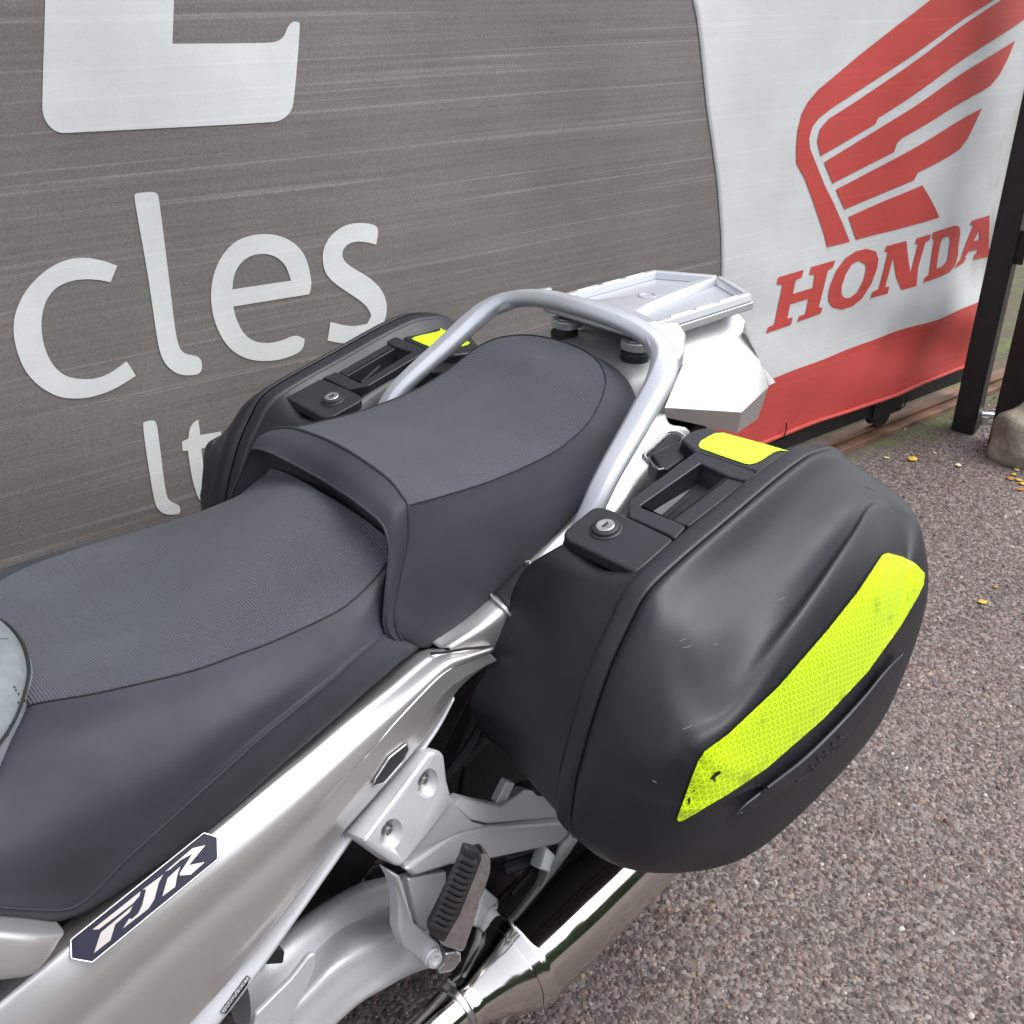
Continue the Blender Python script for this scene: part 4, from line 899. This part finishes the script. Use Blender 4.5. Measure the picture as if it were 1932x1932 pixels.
# folding footpeg
peg_m = c3([(1185, 965, -.300), (1228, 1010, -.302), (1225, 1080, -.300), (1085, 1500, -.290), (1070, 1532, -.290), (960, 1500, -.287), (905, 1440, -.286), (1080, 1000, -.298)])
A = [PY(*p) for p in peg_m]; peg = prism('footpeg', A, [q+np.array([.012, .022, -.008]) for q in A], M['peg_alu'], bike, .004, 2); peg['label'] = 'folded passenger footpeg with ribbed black rubber'
rub = c3([(1085, 932, -.312), (1165, 955, -.312), (1180, 1005, -.312), (1060, 1310, -.303), (965, 1478, -.298), (935, 1470, -.298), (878, 1425, -.297), (880, 1380, -.297), (985, 1170, -.304), (1065, 1000, -.310)])
A = [PY(*p) for p in rub]; rbo = prism('rubber_pad', A, [q+np.array([.006, .014, -.005]) for q in A], M['rubber'], peg, .004, 2)
for k in range(12):
    f = (k+.6)/12.4; x = 1068+(890-1068)*f; y = 985+(1405-985)*f
    w1_ = 78+10*math.sin(f*3); q = [PY(p[0], p[1], -.3145+.014*f) for p in c3([(x-6, y-14), (x+25, y+4), (x+58, y+18), (x+w1_, y+14)])]
    sweep('rib', curve(q, 8), .0034, M['rubber'], rbo, 8)
hinge = c3([(968, 1538, -.285), (1035, 1528, -.287), (1058, 1540, -.285), (1060, 1580, -.283), (1010, 1640, -.283), (935, 1655, -.282), (925, 1640, -.282), (965, 1590, -.284)])
A = [PY(*p) for p in hinge]; prism('hinge', A, [q+np.array([.010, .022, -.004]) for q in A], M['peg_alu'], peg, .004, 2)

# ---------------------------------------------------------------- swingarm, shaft guard, chassis fill
swc = c3([(-200, 1780, -.17), (0, 1670, -.17), (170, 1530, -.165), (330, 1410, -.16), (520, 1310, -.155), (760, 1250, -.15), (1100, 1130, -.14)])
sw = sweep('swingarm', curve(swc, 40), .034, M['alu'], bike, 16, prof=[(math.cos(a)*.8, math.sin(a)*1.25) for a in np.linspace(0, 6.283, 20, endpoint=False)]); sw['label'] = 'painted silver swingarm'
g1 = [PY(*p) for p in c3([(-60, 1900, -.205), (120, 1720, -.205), (280, 1560, -.205), (430, 1440, -.203), (600, 1360, -.200), (720, 1310, -.198), (860, 1290, -.19)])]
g2 = [PY(*p) for p in c3([(-20, 1960, -.228), (190, 1760, -.228), (330, 1620, -.228), (470, 1530, -.226), (620, 1450, -.223), (740, 1410, -.220), (870, 1400, -.21)])]
g3 = [PY(*p) for p in c3([(100, 2080, -.236), (300, 1880, -.236), (430, 1760, -.236), (560, 1680, -.234), (690, 1600, -.230), (800, 1560, -.227), (900, 1540, -.217)])]
g4 = [PY(*p) for p in c3([(180, 2100, -.230), (380, 1900, -.230), (500, 1800, -.230), (620, 1730, -.228), (740, 1665, -.224), (850, 1620, -.221), (930, 1600, -.21)])]
gd = surf('shaft_cover', [[q+np.array([0, .03, -.01]) for q in g1], g1, g2, smix(g2, g3, .4), g3, g4, [q+np.array([0, .03, -.01]) for q in g4]], 60, 30, M['alu'], bike, flip=True); gd['label'] = 'rounded silver shaft drive cover'; solid(gd, .002)
fin = c3([(230, 1530, -.242), (246, 1545, -.243), (240, 1600, -.243), (190, 1740, -.245), (100, 1900, -.247), (60, 1990, -.248), (-120, 1990, -.245), (-100, 1880, -.244), (100, 1680, -.243), (200, 1550, -.242)])
A = [PY(*p) for p in fin]; fn = prism('heel_plate', A, [q+np.array([0, .008, -.002]) for q in A], M['alu'], bike, .003, 2); fn['label'] = 'pointed silver heel plate'
adj = c4b([(1500, 1600, -.20), (1565, 1500, -.205), (1612, 1525, -.208), (1600, 1592, -.205)])
A = [PY(*p) for p in adj]; prism('adjuster_lever', A, [q+np.array([0, .015, 0]) for q in A], M['rubber'], bike, .002)
# dark chassis and wheel arch behind the openings
ch = prism('chassis', [np.array(p) for p in [(-.75, -.115, .30), (-.75, -.13, .60), (-.20, -.13, .66), (.10, -.12, .72), (.42, -.085, .78), (.46, -.08, .72), (.20, -.11, .66), (-.02, -.11, .58), (-.16, -.11, .40), (-.30, -.11, .30)]],
           [np.array(p) for p in [(-.75, .115, .30), (-.75, .13, .60), (-.20, .13, .66), (.10, .12, .72), (.42, .085, .78), (.46, .08, .72), (.20, .11, .66), (-.02, .11, .58), (-.16, .11, .40), (-.30, .11, .30)]], M['dark'], bike, .01); ch['label'] = 'black chassis and inner mudguard'
prism('seat_pan', [np.array(p) for p in [(-.60, -.19, .655), (-.35, -.18, .70), (-.20, -.15, .715), (-.20, -.13, .66), (-.60, -.15, .59)]], [np.array(p)*np.array([1, -1, 1]) for p in [(-.60, -.19, .655), (-.35, -.18, .70), (-.20, -.15, .715), (-.20, -.13, .66), (-.60, -.15, .59)]], M['dark'], ch, .004)
for (a, b, r_) in (((830, 1480, -.15), (905, 1370, -.14), .006), ((870, 1440, -.14), (960, 1330, -.13), .008), ((960, 1500, -.17), (1040, 1480, -.19), .012), ((950, 1640, -.2), (1030, 1610, -.2), .009)):
    sweep('cable', curve([PY(*a), (PY(*a)+PY(*b))/2+np.array([0, -.01, .01]), PY(*b)], 12), r_, M['rubber'], ch, 8)
fd = [PY(*p) for p in c3([(690, 1260, -.175), (960, 1080, -.165), (1330, 960, -.16), (1420, 1100, -.165), (1330, 1400, -.175), (1060, 1680, -.185), (930, 1640, -.185), (800, 1560, -.18)])]
fdo = prism('final_drive', fd, [q+np.array([0, .08, -.01]) for q in fd], M['dark'], bike, .012, 3); fdo['label'] = 'black final drive housing beside the rear wheel'
for q in c3([(1290, 1030, -.17), (1330, 1060, -.17), (1200, 1240, -.176), (1300, 1200, -.176)]): lathe('housing_bolt', PY(*q), (0, -1, .1), [(0, .008), (.006, .008), (.007, .006)], M['rubber'], fdo, 6)
# wheels: both stand on the ground
def wheel(x, r, wdt, name, label):
    th = lambda k: (math.cos(k), math.sin(k)); tw = wdt/2
    prof = [(-tw*.6, r*.70), (-tw*.95, r*.78), (-tw, r*.86), (-tw*.75, r*.945), (-tw*.4, r*.985), (0, r), (tw*.4, r*.985), (tw*.75, r*.945), (tw, r*.86), (tw*.95, r*.78), (tw*.6, r*.70)]
    wl = lathe(name, (x, 0, r), (0, 1, 0), prof, M['tyre'], bike, 64); wl['label'] = label
    sweep('rim', [(x+r*.66*math.cos(a), 0, r+r*.66*math.sin(a)) for a in np.linspace(0, 6.283, 48, endpoint=False)], 1, M['dark'], wl, up=(0, 1, 0), prof=[(-.008, -tw*.6), (.010, -tw*.66), (.006, 0), (.010, tw*.66), (-.008, tw*.6), (-.014, 0)], closed=True)
    lathe('hub', (x, 0, r), (0, 1, 0), [(-.07, .03), (-.07, .05), (.07, .05), (.07, .03)], M['alu'], wl, 24)
    for k in range(5):
        a = k*2*math.pi/5+.3; p0 = np.array((x+.04*math.cos(a), 0, r+.04*math.sin(a))); p1_ = np.array((x+r*.66*math.cos(a), 0, r+r*.66*math.sin(a)))
        sweep('spoke', [p0, p1_], [.028, .020], M['dark'], wl, 10, up=(0, 1, 0))
    return wl
wheel(.17, .315, .18, 'rear_wheel', 'black rear tyre on a silver wheel'); wheel(-1.375, .30, .12, 'front_wheel', 'black front tyre on a silver wheel')

# ---------------------------------------------------------------- exhausts
def exhaust():
    ax0, ax1 = np.array((-.140, -.270, .252)), np.array((.46, -.240, .312)); d = (ax1-ax0)/np.linalg.norm(ax1-ax0)
    ob = [(math.cos(a)*1.0, math.sin(a)*1.0) for a in np.linspace(0, 2*math.pi, 40, endpoint=False)]
    st = [(-.010, .0560), (.0, .0600), (.004, .0615), (.009, .0615), (.013, .0600), (.10, .061), (.30, .062), (.45, .061), (.50, .056), (.54, .046), (.54, .036), (.50, .034)]
    mf = sweep('muffler', [ax0+d*a for a, _ in st], [r*1.17 for _, r in st], M['chrome'], bike, prof=ob); mf['label'] = 'polished stainless silencer below the pannier'
    cn = [(-.088, .0300), (-.086, .0335), (-.080, .0345), (-.074, .0335), (-.070, .034), (-.03, .048), (-.012, .0555), (-.008, .056)]
    sweep('inlet_cone', [ax0+d*a+np.array([0, .004*abs(a)/.09, 0]) for a, _ in cn], [r*np.interp(a, [-.088, -.008], [1.0, 1.17]) for a, r in cn], M['chrome'], mf, prof=ob)
    pp = [ax0+d*-.080+np.array([0, .004, 0]), ax0+d*-.15+np.array([0, .008, .0]), ax0+d*-.26+np.array([0, .02, -.008]), np.array((-.52, -.20, .19)), np.array((-.72, -.12, .17))]
    sweep('link_pipe', curve(pp, 24), .0285, M['chrome'], mf, 24)
    sweep('clamp_band', [ax0+d*-.094+np.array([0, .005, 0]), ax0+d*-.084+np.array([0, .005, 0])], .0325, M['steel'], mf, 28)
    hg = [PY(*p) for p in c3([(1540, 930, -.23), (1620, 1010, -.24), (1720, 960, -.235), (1760, 990, -.24), (1650, 1110, -.255), (1500, 1060, -.25)])]
    prism('hanger_bracket', hg, [q+np.array([0, .02, -.006]) for q in hg], M['alu'], mf, .003)
    return mf
ex = exhaust(); exr = mirror(ex, bike); exr['label'] = 'polished stainless silencer on the far side'

# engine, fairing shell and fork carry the bike forward of the picture
prism('engine', [np.array(p) for p in [(-.95, -.20, .20), (-.95, -.22, .52), (-.62, -.19, .55), (-.58, -.17, .30), (-.62, -.16, .20)]], [np.array(p)*np.array([1, -1, 1]) for p in [(-.95, -.20, .20), (-.95, -.22, .52), (-.62, -.19, .55), (-.58, -.17, .30), (-.62, -.16, .20)]], M['dark'], bike, .02)['label'] = 'dark engine block'
fs = []
for (x, hw, zl, zu) in ((-.84, .235, .30, .80), (-1.0, .27, .28, .95), (-1.15, .28, .30, 1.05), (-1.35, .22, .45, 1.02), (-1.50, .12, .62, .92), (-1.58, .04, .72, .84)):
    fs.append([np.array((x, -hw*math.sin(a)*(1 if zl < .5 else 1), zl+(zu-zl)*(.5-.5*math.cos(a)))) for a in np.linspace(.5, math.pi-.02, 9)])
fsh = surf('fairing_shell', [r+[q*np.array([1, -1, 1]) for q in r[-2::-1]] for r in fs], 60, 30, M['silver'], bike); solid(fsh, .003); fsh['label'] = 'silver front fairing shell'
for s in (-1, 1): sweep('fork_leg', [(-1.375, s*.10, .30), (-1.15, s*.10, .88)], .027, M['alu'], bike, 16)
for s in (-1, 1): sweep('stand_leg', [(-.62, s*.14, .25), (-.57, s*.17, .008)], .013, M['dark'], bike, 10)

# ================================================================== panniers
def pannier():
    root = empty('pannier_case', (.17, -.33, .40))
    # lid -------------------------------------------------------------
    cx, cz = .17, .61
    seam = [(1222, 1121), (1278, 1065), (1372, 985), (1489, 887), (1545, 853)]
    seam = [PY(*p, -.345) for p in seam]+[np.array(p) for p in [(.355, -.345, .826), (.425, -.345, .742), (.452, -.345, .64), (.430, -.345, .515), (.36, -.345, .435), (.20, -.345, .400), (.06, -.345, .408), (-.055, -.345, .442)]]+[PY(*p, -.345) for p in [(1084, 1572), (1086, 1491), (1100, 1430), (1124, 1346), (1157, 1252), (1189, 1182)]]
    topk = {0: [(1228, 1127, -.352), (1248, 1165, -.371), (1274, 1225, -.394), (1290, 1300, -.416), (1304, 1364, -.437), (1326, 1402, -.456), (1365, 1440, -.467)],
            1: [(1284, 1072, -.352), (1308, 1120, -.373), (1345, 1195, -.408), (1366, 1280, -.435), (1378, 1327, -.450), (1396, 1362, -.464), (1440, 1410, -.470)],
            2: [(1378, 992, -.352), (1415, 1045, -.373), (1462, 1108, -.408), (1490, 1150, -.435), (1503, 1173, -.452), (1522, 1225, -.465), (1545, 1300, -.471)],
            3: [(1494, 893, -.352), (1525, 930, -.369), (1570, 985, -.398), (1596, 1012, -.421), (1607, 1024, -.434), (1630, 1090, -.454), (1650, 1160, -.466)],
            4: [(1552, 858, -.352), (1582, 885, -.365), (1620, 925, -.388), (1640, 948, -.402), (1652, 962, -.413), (1672, 1030, -.440), (1680, 1110, -.459)],
            5: [(1600, 868, -.352), (1634, 890, -.368), (1668, 922, -.392), (1690, 950, -.408), (1702, 980, -.420), (1708, 1040, -.440), (1700, 1110, -.458)],
            14: [(1092, 1494, -.352), (1116, 1503, -.370), (1150, 1512, -.390), (1190, 1522, -.412), (1232, 1530, -.433), (1285, 1532, -.452), (1345, 1520, -.465)],
            15: [(1106, 1433, -.352), (1130, 1446, -.370), (1163, 1463, -.390), (1200, 1482, -.412), (1240, 1498, -.433), (1290, 1510, -.452), (1345, 1507, -.465)],
            16: [(1130, 1350, -.352), (1153, 1368, -.370), (1183, 1398, -.390), (1215, 1430, -.412), (1250, 1458, -.433), (1295, 1480, -.452), (1345, 1490, -.465)],
            17: [(1163, 1256, -.352), (1184, 1280, -.370), (1210, 1325, -.390), (1235, 1375, -.411), (1262, 1420, -.433), (1298, 1450, -.452), (1345, 1475, -.465)],
            18: [(1195, 1187, -.352), (1214, 1215, -.370), (1238, 1265, -.390), (1258, 1325, -.411), (1277, 1385, -.432), (1305, 1425, -.452), (1350, 1460, -.465)]}
    oth = [(1.010, -.353), (1.022, -.38), (1.012, -.415), (.972, -.440), (.905, -.457), (.74, -.466), (.45, -.471)]
    SILK = {6: 1.0, 7: 1.01, 8: 1.03, 9: 1.02, 10: 1.0, 11: 1.0}
    rings = [seam]
    for k in range(7):
        row = []
        for i, s in enumerate(seam):
            if i in topk: row.append(PY(*topk[i][k]))
            else:
                f, y = oth[k]; f = 1+(f-1)
                if i in (12, 13): f, y = [(1.006, -.352), (1.004, -.372), (.985, -.396), (.945, -.420), (.88, -.440), (.72, -.458), (.45, -.469)][k]
                if i == 6: row.append(np.array([(.431, -.353, .745), (.438, -.378, .745), (.435, -.405, .742), (.425, -.425, .735), (.408, -.440, .722), (.36, -.456, .69), (.30, -.467, .65)][k]))
                else: row.append(np.array([cx+(s[0]-cx)*f, y, cz+(s[2]-cz)*f]))
        rings.append(row)
    def outward(p, dy=-.027): d = p-CAM; return CAM+d*((p[1]+dy-CAM[1])/d[1])
    spine = [np.array([min(.30, max(.05, s[0])), -.4725, .56+.06*(min(.30, max(.05, s[0]))-.05)/.25]) for s in seam]
    rings.append(spine); rings = [[outward(p) for p in r] for r in rings]; seam = rings[0]; cx, cz = .145, .645
    lid = surf('lid', rings, 150, 70, M['case_face'], root, closed=True, flip=False)
    bm = bmesh.new(); bm.from_mesh(lid.data); bmesh.ops.remove_doubles(bm, verts=bm.verts, dist=.0004); bmesh.ops.recalc_face_normals(bm, faces=bm.faces); bm.to_mesh(lid.data); bm.free()
    ltree = bvh(lid)
    # tape
    tp = c2([(1640, 575), (1700, 590), (1755, 618), (1790, 655), (1785, 700), (1760, 752), (1690, 870), (1560, 1050), (1380, 1240), (1150, 1440), (1000, 1540), (815, 1648), (800, 1650), (795, 1638), (880, 1410), (905, 1370), (1000, 1300), (1200, 1110), (1400, 880), (1520, 730), (1610, 595), (1622, 580)])
    bed = decal('tape_bed', [[(p[0]+(p[0]-1500)*.012-1, p[1]+(p[1]-1300)*.012) for p in tp]], ltree, .0006, M['gap'], lid, 12)
    decal('reflective_tape', [tp], ltree, .0022, M['tape'], lid, 6)
    for mk in ([(922, 1478), (935, 1462), (948, 1448), (966, 1444), (966, 1456), (950, 1466), (938, 1482)], [(938, 1490), (942, 1472), (946, 1490)], [(858, 1528), (864, 1518), (868, 1526)], [(838, 1560), (846, 1548), (848, 1570), (842, 1590)]):
        decal('tape_mark', [c2(mk)], ltree, .0030, M['gap'], bed, 3)
    for sa, sb in (((808, 930), (832, 918)), ((820, 957), (858, 946)), ((1552, 300), (1568, 316)), ((1564, 302), (1578, 318)), ((1580, 312), (1592, 318)), ((940, 945), (958, 938)), ((1190, 768), (1230, 755)), ((820, 1285), (860, 1268)), ((1640, 395), (1668, 410)), ((700, 1490), (716, 1500))):
        q = [h for h in (hit(ltree, *p, .0002) for p in c2([sa, ((sa[0]+sb[0])/2+2, (sa[1]+sb[1])/2+2), sb])) if h is not None]
        if len(q) == 3: sweep('scratch', q, .00045, M['scratch'], lid, 5)
    # moulded lens with raised letters
    lens_o = c2([(1020, 1612), (1060, 1570), (1180, 1480), (1290, 1395), (1420, 1270), (1530, 1150), (1620, 1040), (1685, 975), (1670, 1020), (1610, 1120), (1520, 1240), (1400, 1370), (1290, 1465), (1180, 1540), (1090, 1590)])
    ln = decal('moulded_crest', [lens_o], ltree, .0045, M['case'], lid, 7, .003)
    up_ = c2([(1018, 1614), (1060, 1570), (1180, 1480), (1290, 1395), (1420, 1270), (1530, 1150), (1620, 1040), (1687, 973)])
    sweep('crest_ridge', hitcurve(up_, 40, ltree, .0065), [.0016+.0016*math.sin(math.pi*i/39) for i in range(40)], M['case'], ln, 8)
    cC = crop(2100, 1850, 600)
    lo_ = cC([(670, 1360), (740, 1320), (860, 1230), (1000, 1090), (1110, 970), (1180, 890)])
    sweep('crest_lip', hitcurve(lo_, 24, ltree, .0075), .0014, M['case'], ln, 6)
    for k in range(5):
        a = cC([(800+k*66, 1215-k*68), (835+k*66, 1235-k*72)]); q = [hit(ltree, *p, .0082) for p in a]
        if all(v is not None for v in q): sweep('raised_letter', q, .0017, M['case'], ln, 6)
    # rim -------------------------------------------------------------
    rim_o = [np.array([cx+(s[0]-cx)*1.012, -.3435, cz+(s[2]-cz)*1.012]) for s in seam]
    def rr(f, y): return [np.array([cx+(s[0]-cx)*f, y, cz+(s[2]-cz)*f]) for s in seam]
    surf('seal', [rr(.97, -.363), rr(.985, -.3715), rr(.985, -.373), rr(.95, -.374)], 120, 4, M['gap'], root, closed=True)
    base = surf('base_shell', [rr(.985, -.3695), rr(1.0, -.369), rr(1.004, -.365), rr(1.001, -.350), rr(.992, -.345), rr(.975, -.3435)], 150, 10, M['case'], root, closed=True)
    # body of the base: rim to the inner wall
    top_z = lambda x: .8135+.235*min(x, .165)
    inn = [(-.035, .790), (.03, top_z(.03)-.012), (.10, top_z(.10)-.012), (.19, .840), (.25, .838), (.31, .79), (.36, .72), (.375, .64), (.35, .54), (.28, .48), (.17, .455), (.05, .46), (-.04, .485), (-.10, .535), (-.128, .585), (-.135, .615), (-.105, .655), (-.080, .706), (-.055, .758)]
    iy = {18: -.207, 0: -.230, 1: -.248, 2: -.255, 3: -.250, 4: -.245, 5: -.235, 6: -.22}
    mid = rr(.980, -.343); inn3 = [np.array((x, iy.get(i, -.205), z)) for i, (x, z) in enumerate(inn)]
    md = [np.array([(a[0]*.5+b[0]*.5), (a[1]+b[1])/2, (a[2]*.5+b[2]*.5)-(.034 if 1 <= i <= 5 else .004 if i == 0 else 0)]) for i, (a, b) in enumerate(zip(mid, inn3))]
    inn4 = [np.array((.13+(x-.13)*.97, iy.get(i, -.205)+.013, .64+(z-.64)*.93)) for i, (x, z) in enumerate(inn)]; inn5 = [np.array((.13+(x-.13)*.5, -.192, .64+(z-.64)*.5)) for x, z in inn]
    def PT(px, py, dz=0):
        """point on the sloping top of the case: z = .8135 + .235 x"""
        r = ray(px, py); return CAM+r*((.8135+dz+.235*CAM[0]-CAM[2])/(r[2]-.235*r[0]))
    body = surf('base_body', [mid, smix(mid, md, .5), md, smix(md, inn3, .6), inn3, inn4, inn5, [np.array((.13+(x-.13)*.01, -.192, .64+(z-.64)*.01)) for x, z in inn]], 150, 50, M['case'], base, closed=True)
    # lock plate --------------------------------------------------------
    def up3(q, h): return np.array(q)+np.array([0, 0, h])
    lp = cK([(478, 500, -.232), (500, 465, -.230), (735, 275, -.233), (790, 258, -.237), (850, 262, -.243), (970, 302, -.255), (1470, 540, -.309), (1500, 562, -.3125), (1490, 580, -.3135), (1160, 876, -.316), (1130, 862, -.3135), (520, 575, -.243), (485, 540, -.235)])
    A = [PT(p[0], p[1]) for p in lp]; lock_pl = prism('lock_plate', A, [q-np.array([0, 0, .014]) for q in A], M['case'], root, .0028, 2)
    lq = PT(1143, 999)
    nrm_ = np.cross(A[6]-A[2], A[10]-A[6]); nrm_ /= np.linalg.norm(nrm_); nrm_ = nrm_ if nrm_[2] > 0 else -nrm_
    lk = lathe('lock', lq, nrm_, [(-.004, .0185), (.0008, .0185), (.0018, .0172), (.0020, .0160), (.0046, .0150), (.0058, .0130), (.0058, .0100)], M['case'], lock_pl, 32)
    lc = lathe('lock_cylinder', lq, nrm_, [(0, .0106), (.0064, .0106), (.0070, .0098), (.0070, .0040), (.0066, .001)], M['lockface'], lk, 28)
    kd = np.cross(nrm_, (0, 1, 0)); kd /= np.linalg.norm(kd)
    sweep('key_slot', [lq+nrm_*.0071-kd*.0042, lq+nrm_*.0071+kd*.0042], .0011, M['gap'], lk, 6)
    # handle frame ------------------------------------------------------
    def Hy(x, y, dy=0): return (x, y)
    fo = cHd([(-8, 1000, -.268), (-4, 815, -.258), (738, 268, -.275), (1000, 350, -.288), (1395, 485, -.310), (1428, 522, -.314), (1330, 600, -.3145), (1120, 545, -.303), (800, 398, -.284), (128, 870, -.275), (135, 895, -.277), (470, 1030, -.303), (610, 1090, -.313), (630, 1118, -.315), (512, 1248, -.3165), (485, 1235, -.314), (440, 1200, -.311)])
    A = [PT(p[0], p[1]) for p in fo]
    # triangulated cap: the frame is a C-shape
    hf = prism('handle_frame', A, [q-np.array([0, 0, .020]) for q in A], M['case'], root, .0022, 2)
    gr = cHd([(465, 1032, -.302), (1085, 550, -.302), (1115, 543, -.304), (1318, 600, -.315), (672, 1106, -.316), (655, 1104, -.315)])
    A = [PT(p[0], p[1], -.003) for p in gr]; prism('grip', A, [q-np.array([0, 0, .024]) for q in A], M['case'], hf, .003, 2)
    rc_ = cHd([(120, 868, -.275), (800, 395, -.284), (1120, 545, -.303), (470, 1036, -.303)])
    A = [PT(p[0], p[1], -.001) for p in rc_]
    c_ = np.mean(A, 0); B = [c_+(q-c_)*.9+np.array([0, 0, -.024]) for q in A]
    mesh('recess', [tuple(v) for v in A+B], [(4, 5, 6, 7), (0, 4, 5, 1), (1, 5, 6, 2), (2, 6, 7, 3), (3, 7, 4, 0)], M['case_dark'], hf, False)
    sweep('recess_rib', [B[0]*.45+B[3]*.55+np.array([0, 0, .008]), B[1]*.45+B[2]*.55+np.array([-.04, 0, .008])], .0022, M['case'], hf, 6)
    # rear cap with tape and hook ---------------------------------------
    zc = .852
    rcap = [PZ(x, y, zc) for x, y in cHd([(745, 265), (570, 130), (640, 62), (740, 18), (830, 0), (920, 2), (1010, 24), (1450, 150), (1860, 270), (1900, 300), (1800, 345), (1690, 400), (1490, 500)])]
    rc_o = prism('rear_cap', rcap, [q-np.array([.002, 0, .035]) for q in rcap], M['case'], root, .007, 3)
    tp2 = cHd([(778, 200), (800, 155), (880, 105), (965, 65), (1050, 58), (1500, 180), (1800, 268), (1700, 258), (1625, 278), (1500, 360), (1430, 398), (1350, 415), (1290, 404), (1000, 305), (795, 230)])
    tV, tF = tess([tp2], 6); tW = [PZ(x, y, zc+.0007) for x, y in tV]
    tape = mesh('reflective_tape', tW, tF, M['tape'], rc_o, False); uvl = tape.data.uv_layers.new(name='UVMap')
    for l in tape.data.loops: uvl.data[l.index].uv = (tW[l.vertex_index][0], tW[l.vertex_index][1])
    for f in tape.data.polygons:
        if f.normal.z < 0: f.flip()
    solid(tape, .0006, 1)
    hk = [PZ(p[0], p[1], .838) for p in cHd([(235, 290, -.232), (550, 130, -.242), (730, 255, -.264), (430, 465, -.258), (330, 440, -.245)])]
    hook = prism('hook', hk, [q-np.array([0, -.005, .03]) for q in hk], M['case_dark'], root, .004)
    sweep('hook_edge', [PZ(p[0], p[1], .839) for p in cHd([(210, 335, -.2255), (260, 420, -.2265), (330, 470, -.2275), (385, 460, -.2285)])], .0014, M['steel'], hook, 6)
    for ch in root.children: ch.matrix_parent_inverse = Matrix.Translation(-Vector(root.location))
    return root
pan = pannier()
tag(pan, 'black hard pannier with long yellow reflective strip above the polished silencer', 'pannier', 'motorcycle panniers')
pan2 = empty('pannier_case', (.17, .33, .40)); tag(pan2, 'black hard pannier on the banner side of the seat', 'pannier', 'motorcycle panniers')
for ch in list(pan.children): mirror(ch, pan2)
for ch in pan2.children: ch.matrix_parent_inverse = Matrix.Translation(-Vector(pan2.location))
